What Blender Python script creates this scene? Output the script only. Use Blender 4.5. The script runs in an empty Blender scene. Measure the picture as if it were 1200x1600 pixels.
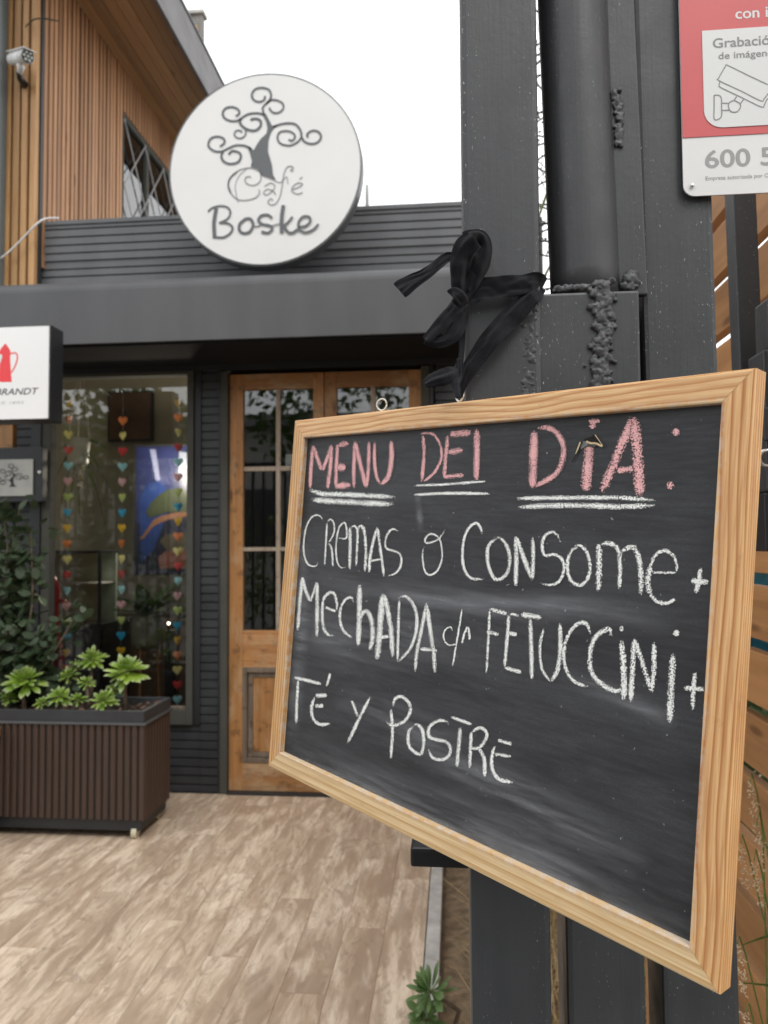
import bpy, bmesh, math, random
from mathutils import Vector, Matrix, noise
random.seed(7)
sc = bpy.context.scene
col = sc.collection
rad = math.radians
# ------------------------------------------------------------------ camera
F = 1176.16                                   # focal length in pixels of the 1200x1600 photograph
yaw, pitch, roll = rad(5.328), rad(2.511), rad(-.3765)
Fw = Vector((-math.sin(yaw)*math.cos(pitch), math.cos(yaw)*math.cos(pitch), math.sin(pitch)))
Rt0 = Vector((math.cos(yaw), math.sin(yaw), 0)); Up0 = Rt0.cross(Fw)
Rt = Rt0*math.cos(roll) + Up0*math.sin(roll); Up = Up0*math.cos(roll) - Rt0*math.sin(roll)
CAM = Vector((0, 0, 1.35))
cd = bpy.data.cameras.new('camera'); cam = bpy.data.objects.new('camera', cd); col.objects.link(cam)
cam.matrix_world = Matrix.Translation(CAM) @ Matrix((Rt, Up, -Fw)).transposed().to_4x4()
cd.sensor_fit = 'VERTICAL'; cd.sensor_height = 36; cd.lens = 36*F/1600
cd.clip_start = .05; cd.clip_end = 300
cd.dof.use_dof = True; cd.dof.focus_distance = .70; cd.dof.aperture_fstop = 9.5
sc.camera = cam
# ------------------------------------------------------------------ world, sun, exposure
w = bpy.data.worlds.new('World'); sc.world = w; w.use_nodes = True
nt = w.node_tree; N = nt.nodes; L = nt.links; N.clear()
out = N.new('ShaderNodeOutputWorld'); mx = N.new('ShaderNodeMixShader')
b1 = N.new('ShaderNodeBackground'); b2 = N.new('ShaderNodeBackground')
sk = N.new('ShaderNodeTexSky'); sk.sky_type = 'NISHITA'; sk.sun_disc = False
sk.sun_elevation = rad(52); sk.sun_rotation = rad(150)
L.new(sk.outputs[0], b1.inputs[0]); b1.inputs[1].default_value = .1
tc = N.new('ShaderNodeTexCoord'); nz = N.new('ShaderNodeTexNoise'); nz.inputs['Scale'].default_value = 1.6
nz.inputs['Detail'].default_value = 5; cr = N.new('ShaderNodeValToRGB')
cr.color_ramp.elements[0].position = .3; cr.color_ramp.elements[0].color = (.90, .915, .93, 1)
cr.color_ramp.elements[1].position = .7; cr.color_ramp.elements[1].color = (1, 1, .995, 1)
L.new(tc.outputs['Generated'], nz.inputs[0]); L.new(nz.outputs[0], cr.inputs[0]); L.new(cr.outputs[0], b2.inputs[0])
b2.inputs[1].default_value = 1.75                      # overcast cloud layer
mx.inputs[0].default_value = .9
L.new(b1.outputs[0], mx.inputs[1]); L.new(b2.outputs[0], mx.inputs[2]); L.new(mx.outputs[0], out.inputs[0])
sd = bpy.data.lights.new('sun', 'SUN'); sd.energy = 1.0; sd.angle = rad(18); sd.color = (1, .96, .9)
sun = bpy.data.objects.new('sun', sd); col.objects.link(sun)
sdir = Vector((math.sin(rad(150))*math.cos(rad(52)), math.cos(rad(150))*math.cos(rad(52)), math.sin(rad(52))))
sun.rotation_euler = sdir.to_track_quat('Z', 'Y').to_euler(); sun.location = (2, -3, 8)
vs = sc.view_settings; vs.view_transform = 'Standard'; vs.look = 'None'; vs.exposure = .2; vs.gamma = 1
vs.use_curve_mapping = False
sc.cycles.max_bounces = 8; sc.cycles.transparent_max_bounces = 16
try: sc.cycles.use_denoising = True
except Exception: pass

# ------------------------------------------------------------------ measuring helpers: a sight line met with a real plane
def ray(x, y): return Rt*((x-600)/F) - Up*((y-800)/F) + Fw
def atY(x, y, Y): d = ray(x, y); return CAM + d*(Y/d.y)
def atX(x, y, X): d = ray(x, y); return CAM + d*(X/d.x)
def atG(x, y, Z=0): d = ray(x, y); return CAM + d*((Z-1.35)/d.z)
def plane_hit(x, y, p, n): d = ray(x, y); return CAM + d*((p-CAM).dot(n)/d.dot(n))

# ------------------------------------------------------------------ mesh helpers
class MB:
    def __init__(s): s.v = []; s.f = []; s.e = []; s.smooth = False
    def add(s, vs, fs, at=None):
        o = len(s.v); s.v += [tuple(v) for v in vs]; s.f += [tuple(i+o for i in f) for f in fs]
        s.e += (at if at is not None else [0.0]*len(vs))
    def box(s, x0, x1, y0, y1, z0, z1, M=None):
        vs = [Vector((x, y, z)) for x in (x0, x1) for y in (y0, y1) for z in (z0, z1)]
        if M: vs = [M @ v for v in vs]
        s.add(vs, [(0,1,3,2),(4,6,7,5),(0,4,5,1),(2,3,7,6),(0,2,6,4),(1,5,7,3)])
    def cbox(s, x0, x1, y0, y1, z0, z1, c=.003, M=None):       # box with chamfered edges
        bm = bmesh.new(); bmesh.ops.create_cube(bm, size=1)
        bmesh.ops.scale(bm, vec=(x1-x0, y1-y0, z1-z0), verts=bm.verts)
        bmesh.ops.translate(bm, vec=((x0+x1)/2, (y0+y1)/2, (z0+z1)/2), verts=bm.verts)
        bmesh.ops.bevel(bm, geom=bm.edges[:], offset=c, segments=2, affect='EDGES', profile=.6)
        if M: bm.transform(M)
        bm.verts.index_update()
        s.add([v.co[:] for v in bm.verts], [tuple(v.index for v in f.verts) for f in bm.faces]); bm.free()
    def tube(s, pts, r, n=8, cap=True):
        pts = [Vector(p) for p in pts]; rs = r if isinstance(r, (list, tuple)) else [r]*len(pts)
        vs = []; prev = None
        for i, p in enumerate(pts):
            t = (pts[min(i+1, len(pts)-1)] - pts[max(i-1, 0)]).normalized()
            if prev is None: a = t.orthogonal().normalized()
            else:
                a = prev - t*prev.dot(t)
                a = a.normalized() if a.length > 1e-6 else t.orthogonal().normalized()
            prev = a; b = t.cross(a)
            for k in range(n):
                an = 2*math.pi*k/n; vs.append(p + (a*math.cos(an) + b*math.sin(an))*rs[i])
        fs = [(i*n+k, i*n+(k+1) % n, (i+1)*n+(k+1) % n, (i+1)*n+k) for i in range(len(pts)-1) for k in range(n)]
        if cap: fs += [tuple(range(n-1, -1, -1)), tuple((len(pts)-1)*n+k for k in range(n))]
        s.add(vs, fs)
    def prism(s, poly, axis, a, b):                            # 2D polygon extruded along an axis
        def mk(p, t): return {'x': (t, p[0], p[1]), 'y': (p[0], t, p[1]), 'z': (p[0], p[1], t)}[axis]
        n = len(poly); vs = [mk(p, a) for p in poly] + [mk(p, b) for p in poly]
        s.add(vs, [tuple(range(n)), tuple(range(2*n-1, n-1, -1))] + [(i, i+n, (i+1) % n+n, (i+1) % n) for i in range(n)])
    def blob(s, c, r, sub=1, jit=.25, sq=(1, 1, 1)):
        bm = bmesh.new(); bmesh.ops.create_icosphere(bm, subdivisions=sub, radius=r)
        for v in bm.verts:
            v.co *= 1 + random.uniform(-jit, jit)
            v.co = Vector((v.co.x*sq[0], v.co.y*sq[1], v.co.z*sq[2])) + Vector(c)
        s.add([v.co[:] for v in bm.verts], [tuple(v.index for v in f.verts) for f in bm.faces]); bm.free()
    def mesh(s, name, m, smooth=None):
        me = bpy.data.meshes.new(name); me.from_pydata(s.v, [], s.f)
        if any(s.e):
            a = me.attributes.new('edge', 'FLOAT', 'POINT'); a.data.foreach_set('value', s.e)
        bm = bmesh.new(); bm.from_mesh(me); bmesh.ops.recalc_face_normals(bm, faces=bm.faces)
        if smooth:
            for f in bm.faces: f.smooth = True
        bm.to_mesh(me); bm.free()
        if m: me.materials.append(m)
        return me
    def build(s, name, m, parent=None, smooth=False):
        return link(name, s.mesh(name, m, smooth), parent)
def link(name, me, parent=None):
    o = bpy.data.objects.new(name, me); col.objects.link(o)
    if parent is not None: o.parent = parent; o.matrix_parent_inverse = Matrix.Identity(4)
    return o
def tag(o, label=None, cat=None, group=None, kind=None):
    if label: o['label'] = label
    if cat: o['category'] = cat
    if group: o['group'] = group
    if kind: o['kind'] = kind
    return o
def thing(name, label, cat, group=None, loc=(0, 0, 0)):
    o = bpy.data.objects.new(name, None); col.objects.link(o); o.location = loc
    return tag(o, label, cat, group)
def B(name, m, parent, *a, c=0):
    b = MB()
    if c: b.cbox(*a, c=c)
    else: b.box(*a)
    return b.build(name, m, parent)
def catmull(pts, step):
    P = [Vector(p) for p in pts]
    if len(P) == 2: P = [P[0], (P[0]+P[1])/2, P[1]]
    Q = [P[0]*2-P[1]] + P + [P[-1]*2-P[-2]]; o = []
    for i in range(1, len(Q)-2):
        n = max(2, int((Q[i+1]-Q[i]).length/step))
        for k in range(n):
            t = k/n; a, b, c, d = Q[i-1:i+3]
            o.append(.5*((2*b)+(c-a)*t+(2*a-5*b+4*c-d)*t*t+(3*b-a-3*c+d)*t**3))
    o.append(P[-1]); return o

# ------------------------------------------------------------------ materials
class Mt:
    def __init__(s, name, rough=.6, spec=.5, metal=0):
        s.m = bpy.data.materials.new(name); s.m.use_nodes = True; s.t = s.m.node_tree
        s.p = s.t.nodes['Principled BSDF']; s.p.inputs['Roughness'].default_value = rough
        s.p.inputs['Specular IOR Level'].default_value = spec; s.p.inputs['Metallic'].default_value = metal
        s.o = s.t.nodes['Material Output']
    def n(s, t, **k):
        x = s.t.nodes.new(t)
        for a, b in k.items():
            if a in x.inputs: x.inputs[a].default_value = b
            else: setattr(x, a, b)
        return x
    def l(s, a, b): s.t.links.new(a, b)
    def coord(s, scale=(1, 1, 1), rand=False, kind='Object'):
        c = s.n('ShaderNodeTexCoord'); mp = s.n('ShaderNodeMapping'); mp.inputs['Scale'].default_value = scale
        s.l(c.outputs[kind], mp.inputs[0])
        if rand:
            oi = s.n('ShaderNodeObjectInfo'); mu = s.n('ShaderNodeVectorMath', operation='SCALE')
            mu.inputs[0].default_value = (37, 53, 71); s.l(oi.outputs['Random'], mu.inputs['Scale'])
            ad = s.n('ShaderNodeVectorMath', operation='ADD'); s.l(c.outputs[kind], ad.inputs[0]); s.l(mu.outputs[0], ad.inputs[1])
            s.l(ad.outputs[0], mp.inputs[0])
        return mp.outputs[0]
    def noise(s, vec, scale, detail=4, rough=.55, dist=0):
        x = s.n('ShaderNodeTexNoise'); x.inputs['Scale'].default_value = scale; x.inputs['Detail'].default_value = detail
        x.inputs['Roughness'].default_value = rough; x.inputs['Distortion'].default_value = dist
        s.l(vec, x.inputs['Vector']); return x.outputs[0]
    def ramp(s, fac, *st, interp='LINEAR'):
        r = s.n('ShaderNodeValToRGB'); e = r.color_ramp; e.interpolation = interp
        while len(e.elements) < len(st): e.elements.new(.5)
        for q, (p, c) in zip(e.elements, st):
            q.position = p; q.color = (*c, 1) if isinstance(c, tuple) else (c, c, c, 1)
        s.l(fac, r.inputs[0]); return r.outputs[0]
    def mix(s, fac, a, b, bt='MIX'):
        x = s.n('ShaderNodeMix', data_type='RGBA', blend_type=bt)
        for v, i in ((fac, 0), (a, 6), (b, 7)):
            if isinstance(v, (int, float)): x.inputs[i].default_value = v if i == 0 else (v, v, v, 1)
            elif isinstance(v, tuple): x.inputs[i].default_value = (*v, 1)
            else: s.l(v, x.inputs[i])
        return x.outputs[2]
    def col(s, c):
        if isinstance(c, tuple): s.p.inputs['Base Color'].default_value = (*c, 1)
        else: s.l(c, s.p.inputs['Base Color'])
        return s
    def bump(s, h, strength=.3, dist=.002):
        b = s.n('ShaderNodeBump'); b.inputs['Strength'].default_value = strength; b.inputs['Distance'].default_value = dist
        s.l(h, b.inputs['Height']); s.l(b.outputs[0], s.p.inputs['Normal']); return s
    def rough(s, f): s.l(f, s.p.inputs['Roughness']); return s

def simple(name, c, rough=.6, var=.12, scale=8, spec=.5, metal=0, bump=0, bscale=60, stretch=(1, 1, 1), rand=False):
    s = Mt(name, rough, spec, metal); v = s.coord(stretch, rand)
    n = s.noise(v, scale, 6)
    hi = tuple(min(1, x*(1+var)) for x in c); lo = tuple(x*(1-var) for x in c)
    s.col(s.ramp(n, (.3, lo), (.7, hi)))
    if bump: s.bump(s.noise(v, bscale, 4), bump, .001)
    return s.m
def timber(name, light, dark, axis='z', rough=.55, bands=60, rand=True, spec=.4, knots=True, wear=0, bleach=0):
    s = Mt(name, rough, spec)
    st = {'x': (.06, 1, 1), 'y': (1, .06, 1), 'z': (1, 1, .06)}[axis]
    v = s.coord(st, rand); n1 = s.noise(v, bands, 5, .6, .6); n2 = s.noise(v, bands*.18, 3)
    v2 = s.coord((1, 1, 1), rand); n3 = s.noise(v2, 3, 2)
    c = s.ramp(n1, (.35, dark), (.62, light)); c = s.mix(.5, c, s.ramp(n2, (.3, tuple(x*.72 for x in light)), (.7, light)))
    oi = s.n('ShaderNodeObjectInfo'); c = s.mix(1, c, s.ramp(oi.outputs['Random'], (0, .64), (1, 1.0)), 'MULTIPLY')
    if knots:
        vo = s.n('ShaderNodeTexVoronoi'); vo.inputs['Scale'].default_value = 9; s.l(s.coord({'x': (.25, 1, 1), 'y': (1, .25, 1), 'z': (1, 1, .25)}[axis], rand), vo.inputs['Vector'])
        c = s.mix(s.ramp(vo.outputs['Distance'], (.05, .75), (.12, 0.)), c, tuple(x*.35 for x in dark))
    if wear:
        c = s.mix(s.ramp(s.noise(v2, 14, 6, .7), (.55, 0.), (.62, wear)), c, (.03, .02, .013))
    if bleach: c = s.mix(s.ramp(s.noise(s.coord({'x': (.4, 1, 1), 'y': (1, .4, 1), 'z': (1, 1, .4)}[axis], rand), 9, 6, .65), (.50, 0.), (.66, bleach)), c, (.50, .36, .22))
    s.col(c); s.bump(n1, .25, .0008); return s.m

M = {}
# charcoal paint with pale chips and drips
def chipped(name, base, chips=.5, axis_z=.18, bump=.35, rough=.42):
    s = Mt(name, rough, .5); v = s.coord((1, 1, 1)); vz = s.coord((1, 1, axis_z))
    c = s.ramp(s.noise(v, 7, 6), (.3, tuple(x*.82 for x in base)), (.7, tuple(x*1.15 for x in base)))
    c = s.mix(s.ramp(s.noise(vz, 45, 5, .6), (.3, .5), (.7, 0.)), c, tuple(x*1.35 for x in base))
    mask = s.ramp(s.noise(s.coord((1, 1, .45)), 400, 3, .6), (.65, 0.), (.685, 1.))
    area = s.ramp(s.noise(s.coord((1, 1, .12)), 28, 2), (.44, 0.), (.58, chips))
    mm = s.n('ShaderNodeMath', operation='MULTIPLY'); s.l(mask, mm.inputs[0]); s.l(area, mm.inputs[1])
    c = s.mix(mm.outputs[0], c, (.38, .39, .39)); s.col(c)
    h = s.mix(.5, s.noise(v, 160, 6, .65), s.noise(s.coord((1, 1, .04)), 300, 3, .5)); s.bump(h, bump, .0014)
    s.rough(s.ramp(s.noise(v, 20, 4), (.3, rough-.06), (.7, rough+.14))); return s.m
M['post'] = chipped('chipped_charcoal_steel', (.043, .0445, .0475), .8)
M['pipe'] = chipped('brushed_charcoal_steel', (.040, .041, .044), .2, .25, .42)
M['weld'] = chipped('painted_weld', (.045, .046, .049), .2, 1, .8, .38)
M['siding'] = simple('charcoal_siding', (.034, .037, .041), .5, .3, 5, bump=.1)
M['parapet'] = simple('grey_siding', (.115, .12, .126), .5, .16, 4, bump=.1, stretch=(1, 1, .25))
M['awning'] = simple('grey_canopy_metal', (.078, .080, .084), .5, .14, 5, bump=.05, stretch=(1, 1, .2))
M['black'] = simple('black_metal', (.02, .021, .024), .4, .15, 10)
M['trim'] = simple('olive_grey_trim', (.062, .062, .052), .85, .12, 9)
M['dark_trim'] = simple('near_black_trim', (.02, .022, .025), .5, .12, 9)
M['white'] = simple('white_plate', (.70, .70, .69), .45, .02, 3)
M['logo'] = simple('grey_logo_print', (.10, .108, .115), .5, .04, 3)
M['logo_light'] = simple('soft_grey_logo_print', (.22, .225, .23), .5, .04, 3)
M['rim'] = simple('grey_sign_rim', (.12, .125, .13), .4, .05, 3, metal=.2)
M['door'] = timber('honey_door_timber', (.56, .275, .10), (.27, .115, .038), 'z', .5, 34, wear=.45, bleach=.6)
M['door_rail'] = timber('honey_door_rail_timber', (.54, .265, .10), (.26, .11, .038), 'x', .5, 34, wear=.4, bleach=.7)
M['door_old'] = timber('weathered_grey_moulding', (.26, .20, .15), (.10, .075, .055), 'z', .65, 50, wear=.6)
M['muntin'] = timber('chalky_muntin', (.50, .42, .33), (.26, .18, .12), 'z', .7, 60, wear=.3)
M['slat_front'] = timber('golden_cedar_slat', (.62, .36, .16), (.40, .20, .08), 'z', .5, 40)
M['slat_side'] = timber('pale_cedar_slat', (.56, .30, .15), (.33, .155, .07), 'z', .55, 40)
M['soffit'] = timber('brown_soffit_board', (.50, .29, .14), (.30, .16, .075), 'y', .6, 22)
M['fence'] = timber('garden_fence_timber', (.54, .27, .11), (.30, .135, .05), 'y', .5, 30)
M['fascia'] = simple('grey_fascia', (.15, .145, .15), .6, .3, 6, stretch=(1, .5, 1), bump=.2)
M['wpc'] = simple('brown_composite', (.058, .034, .024), .55, .15, 14, stretch=(1, 1, .2), rand=True)
M['rubber'] = simple('cream_wheel', (.55, .52, .38), .5, .05, 20)
M['soil'] = simple('dry_soil', (.20, .145, .09), .95, .45, 25, bump=1.0, bscale=90)
M['potsoil'] = simple('dark_potting_soil', (.035, .025, .018), .95, .5, 40, bump=1)
M['paving'] = simple('grey_pavement', (.13, .125, .115), .9, .2, 6, bump=.4)
M['concrete'] = simple('pale_concrete', (.44, .425, .40), .85, .25, 14, bump=.5, bscale=120)
M['steel'] = simple('galvanised_steel', (.62, .62, .60), .3, .05, 30, metal=1)
M['cloth'] = None
s = Mt('black_cotton_tape', .9, .2); v = s.coord(); wv = s.n('ShaderNodeTexWave', wave_type='BANDS', bands_direction='DIAGONAL')
wv.inputs['Scale'].default_value = 420; wv.inputs['Distortion'].default_value = 1.5; s.l(v, wv.inputs['Vector'])
s.col(s.mix(s.noise(v, 60, 5), (.007, .007, .009), (.018, .018, .022))); s.bump(s.mix(.5, wv.outputs[1], s.noise(v, 900, 3)), .9, .0009); s.p.inputs['Specular IOR Level'].default_value = .05
s.p.inputs['Sheen Weight'].default_value = .12; M['cloth'] = s.m
# chalkboard slate with dust
s = Mt('chalkboard_slate', .62, .35); v = s.coord()
d1 = s.ramp(s.noise(s.coord((1.2, 5, 1)), 3.2, 6, .6, .8), (.42, 0.), (.80, 1.))
d2 = s.ramp(s.noise(s.coord((1, 9, 1)), 26, 7, .7), (.40, 0.), (.85, .55))
d3 = s.ramp(s.noise(v, 1100, 2), (.40, .45), (.70, 1.))
m1 = s.n('ShaderNodeMath', operation='MULTIPLY'); s.l(d1, m1.inputs[0]); s.l(d3, m1.inputs[1])
m2 = s.n('ShaderNodeMath', operation='MULTIPLY'); s.l(d2, m2.inputs[0]); s.l(d3, m2.inputs[1])
c = s.mix(m1.outputs[0], (.023, .024, .027), (.075, .078, .086)); c = s.mix(m2.outputs[0], c, (.10, .102, .108))
vo = s.ramp(s.noise(v, 210, 2), (.745, 0.), (.76, .5)); c = s.mix(vo, c, (.4, .4, .4))
s.col(c); s.bump(s.noise(v, 500, 3), .12, .0004); M['slate'] = s.m
def chalk(name, c, thr=.5, dens=1.0, grain=800, stretch=(1, 1, 1)):
    s = Mt(name, .95, .1); s.col(c); v = s.coord(stretch)
    n = s.noise(v, grain, 3, .65); n2 = s.noise(s.coord(), 60, 3)
    a = s.n('ShaderNodeAttribute', attribute_name='edge')
    # opacity = smoothstep(noise + (edge falloff))
    ad = s.n('ShaderNodeMath', operation='MULTIPLY_ADD'); s.l(a.outputs['Fac'], ad.inputs[0]); ad.inputs[1].default_value = .33*dens
    s.l(n, ad.inputs[2])
    ad2 = s.n('ShaderNodeMath', operation='MULTIPLY_ADD'); s.l(n2, ad2.inputs[0]); ad2.inputs[1].default_value = .22; s.l(ad.outputs[0], ad2.inputs[2])
    f = s.ramp(ad2.outputs[0], (thr+.31, 0.), (thr+.40, 1.))
    tr = s.n('ShaderNodeBsdfTransparent'); mx = s.n('ShaderNodeMixShader')
    s.l(f, mx.inputs[0]); s.l(tr.outputs[0], mx.inputs[1]); s.l(s.p.outputs[0], mx.inputs[2]); s.l(mx.outputs[0], s.o.inputs[0])
    return s.m
M['chalk'] = chalk('white_chalk', (.88, .89, .86), .48)
M['pink'] = chalk('pink_chalk', (.84, .47, .47), .48)
def smear(name, c, top):
    s = Mt(name, .95, .1); s.col(c)
    n = s.noise(s.coord((1, 1, 1)), 1300, 2, .6); n2 = s.noise(s.coord((.5, 5, 1)), 16, 6, .65)
    a = s.n('ShaderNodeAttribute', attribute_name='edge')
    x = s.n('ShaderNodeMath', operation='MULTIPLY'); s.l(s.ramp(n, (.35, .35), (.70, 1.)), x.inputs[0]); s.l(s.ramp(n2, (.36, .0), (.68, 1.)), x.inputs[1])
    y = s.n('ShaderNodeMath', operation='MULTIPLY'); s.l(x.outputs[0], y.inputs[0]); s.l(a.outputs['Fac'], y.inputs[1])
    z = s.n('ShaderNodeMath', operation='MULTIPLY'); s.l(y.outputs[0], z.inputs[0]); z.inputs[1].default_value = top
    tr = s.n('ShaderNodeBsdfTransparent'); mx = s.n('ShaderNodeMixShader')
    s.l(z.outputs[0], mx.inputs[0]); s.l(tr.outputs[0], mx.inputs[1]); s.l(s.p.outputs[0], mx.inputs[2]); s.l(mx.outputs[0], s.o.inputs[0])
    return s.m
M['smear'] = smear('wiped_chalk_dust', (.44, .45, .48), .62)
# pine of the board's frame: growth-ring lines along local x
def pine(name, scale, light=(.78, .52, .265), dark=(.55, .27, .10), seed=0., along=.25, dist=2.2):
    s = Mt(name, .42, .4); c = s.n('ShaderNodeTexCoord'); mp = s.n('ShaderNodeMapping')
    mp.inputs['Scale'].default_value = (along, 1, 1); mp.inputs['Location'].default_value = (seed, seed*.37, seed*.11); s.l(c.outputs['Object'], mp.inputs[0])
    wob = s.noise(mp.outputs[0], 9, 2, .5)
    sx = s.n('ShaderNodeSeparateXYZ'); s.l(mp.outputs[0], sx.inputs[0])
    ph = s.n('ShaderNodeMath', operation='MULTIPLY_ADD'); s.l(sx.outputs[1], ph.inputs[0]); ph.inputs[1].default_value = scale; s.l(sx.outputs[2], ph.inputs[2])
    ph2 = s.n('ShaderNodeMath', operation='MULTIPLY_ADD'); s.l(wob, ph2.inputs[0]); ph2.inputs[1].default_value = dist*3.0; s.l(ph.outputs[0], ph2.inputs[2])
    zz = s.n('ShaderNodeMath', operation='MULTIPLY_ADD'); s.l(sx.outputs[2], zz.inputs[0]); zz.inputs[1].default_value = scale*1.9; s.l(ph2.outputs[0], zz.inputs[2])
    fr = s.n('ShaderNodeMath', operation='FRACT'); s.l(zz.outputs[0], fr.inputs[0])
    c1 = s.ramp(fr.outputs[0], (0, light), (.35, tuple(a*.96 for a in light)), (.70, tuple(a*.4+b*.6 for a, b in zip(light, dark))), (.86, dark), (1., light))
    fine = s.noise(s.coord((.03, 1, 1)), 420, 3, .6)
    c2 = s.mix(s.ramp(fine, (.35, .6), (.60, 0.)), c1, dark)
    c3 = s.mix(s.ramp(s.noise(s.coord(), 20, 3), (.3, .18), (.7, 0.)), c2, tuple(a*.8 for a in light))
    dirt = s.ramp(s.noise(s.coord((.5, 1, 1)), 55, 5, .7), (.60, 0.), (.74, .45)); c4 = s.mix(dirt, c3, tuple(a*.55 for a in dark))
    sy = s.n('ShaderNodeSeparateXYZ'); c_o = s.n('ShaderNodeTexCoord'); s.l(c_o.outputs['Object'], sy.inputs[0])
    dust = s.n('ShaderNodeMath', operation='MULTIPLY'); s.l(s.ramp(sy.outputs[1], (.019, 0.), (.0245, .75)), dust.inputs[0]); s.l(s.ramp(s.noise(s.coord(), 90, 5, .7), (.42, 0.), (.62, 1.)), dust.inputs[1])
    c5 = s.mix(dust.outputs[0], c4, (.60, .58, .54)); dents = s.noise(s.coord(), 240, 4, .7)
    s.col(c5); s.rough(s.ramp(s.noise(s.coord(), 40, 4), (.3, .38), (.7, .62))); s.bump(s.mix(.5, s.mix(.5, fr.outputs[0], fine), s.ramp(dents, (.30, 0.), (.38, 1.))), .35, .0007); return s.m
# planks of the terrace
s = Mt('washed_oak_plank', .45, .4); v = s.coord((1, .16, 1), True); vv = s.coord((1, .45, 1), True)
a = s.noise(v, 30, 5, .6, .7); b = s.noise(vv, 4.0, 3, .5, .8); k = s.noise(vv, 7, 3, .55, 5.0)
c = s.ramp(b, (.32, (.40, .29, .205)), (.48, (.55, .425, .31)), (.66, (.72, .59, .455)))
c = s.mix(s.ramp(a, (.36, .5), (.50, 0.)), c, (.33, .23, .155)); c = s.mix(s.ramp(a, (.56, 0.), (.70, .6)), c, (.82, .70, .57))
c = s.mix(s.ramp(k, (.59, 0.), (.63, .5)), c, (.27, .195, .14))
oi = s.n('ShaderNodeObjectInfo'); c = s.mix(1, c, s.ramp(oi.outputs['Random'], (0, .88), (.6, .98), (1, 1.0)), 'MULTIPLY')
p_ = s.noise(s.coord((1, .20, 1), True), 19, 4, .6, .8); c = s.mix(s.ramp(p_, (.47, 0.), (.60, .7)), c, (.36, .27, .195)); c = s.mix(s.ramp(p_, (.34, .5), (.47, 0.)), c, (.78, .66, .52))
g_ = s.noise(s.coord((1, .22, 1)), 60, 4, .6, 1.2); c = s.mix(s.ramp(g_, (.38, .35), (.48, 0.)), c, (.36, .26, .18))
s.col(c); s.rough(s.ramp(a, (.3, .38), (.7, .55))); s.bump(a, .15, .0006); M['plank'] = s.m
# window glass: clear pane that mirrors the street
s = Mt('window_glass', .02, .5); tr = s.n('ShaderNodeBsdfTransparent'); tr.inputs[0].default_value = (.96, .97, .96, 1)
gl = s.n('ShaderNodeBsdfGlossy'); gl.inputs['Roughness'].default_value = .015
fn = s.n('ShaderNodeFresnel'); fn.inputs[0].default_value = 1.52; mu = s.n('ShaderNodeMath', operation='MULTIPLY'); mu.inputs[1].default_value = 1.9
s.l(fn.outputs[0], mu.inputs[0]); mxs = s.n('ShaderNodeMixShader'); s.l(mu.outputs[0], mxs.inputs[0]); s.l(tr.outputs[0], mxs.inputs[1]); s.l(gl.outputs[0], mxs.inputs[2]); s.l(mxs.outputs[0], s.o.inputs[0])
M['glass'] = s.m
def leafmat(name, lo, hi, rough=.45, tipcol=None):
    s = Mt(name, rough, .4); oi = s.n('ShaderNodeObjectInfo')
    c = s.mix(oi.outputs['Random'], lo, hi); n = s.noise(s.coord(rand=True), 30, 3); c = s.mix(s.ramp(n, (.35, .35), (.65, 0.)), c, tuple(x*.6 for x in lo))
    if tipcol:
        a = s.n('ShaderNodeAttribute', attribute_name='edge'); c = s.mix(a.outputs['Fac'], c, tipcol)
    s.col(c); s.p.inputs['Subsurface Weight'].default_value = .0
    tl = s.n('ShaderNodeBsdfTranslucent'); s.l(c, tl.inputs[0]); mx = s.n('ShaderNodeMixShader'); mx.inputs[0].default_value = .25
    s.l(s.p.outputs[0], mx.inputs[1]); s.l(tl.outputs[0], mx.inputs[2]); s.l(mx.outputs[0], s.o.inputs[0]); return s.m
M['aeonium'] = leafmat('aeonium_leaf', (.15, .28, .025), (.36, .52, .06), .4, (.62, .68, .45))
M['shrub'] = leafmat('dull_green_leaf', (.04, .065, .03), (.11, .15, .085), .45)
M['succulent'] = leafmat('grey_green_succulent_leaf', (.10, .19, .055), (.19, .30, .11), .45, (.20, .28, .15))
M['deep_leaf'] = leafmat('deep_green_leaf', (.018, .04, .012), (.05, .09, .03), .4)
M['tree_leaf'] = leafmat('street_tree_leaf', (.05, .09, .02), (.14, .20, .05), .6)
M['dry'] = simple('dry_grass', (.46, .33, .17), .8, .45, 30)
M['green_grass'] = simple('green_blade', (.12, .2, .05), .5, .3, 30)
M['seed'] = simple('seed_head', (.66, .52, .34), .8, .2, 80)
M['bark'] = simple('grey_brown_bark', (.13, .095, .065), .9, .35, 40, bump=.6)
M['twig'] = simple('dark_twig', (.035, .04, .03), .8, .3, 40)
M['greenstem'] = simple('green_stem', (.09, .13, .03), .6, .3, 40)

# ================================================================== THE SETTING
YF = 4.08
tag(B('ground', M['paving'], None, -60, 60, -60, 80, -.30, -.125), kind='structure')
tag(B('pavement', M['paving'], None, -30, 30, -30, .70, -.12, -.004), kind='structure')
XC = -.062                                              # right edge of the terrace kerb
tag(B('soil', M['soil'], None, XC+.001, 30, .70, 40, -.12, -.055), kind='structure')
g = MB(); n = 60
for i in range(n+1):
    for j in range(30):
        x = XC+.012+j*.03; y = .72+i*.058
        g.v.append((x, y, -.045+noise.noise(Vector((x*9, y*9, 0)))*.018+noise.noise(Vector((x*40, y*40, 3)))*.008)); g.e.append(0.)
g.f = [(i*30+j, i*30+j+1, (i+1)*30+j+1, (i+1)*30+j) for i in range(n) for j in range(29)]
tag(g.build('garden_bed', M['soil'], None, True), kind='structure')
tag(B('kerb', M['concrete'], None, XC-.048, XC, .70, YF, -.1, .012, c=.004), kind='structure')
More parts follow.
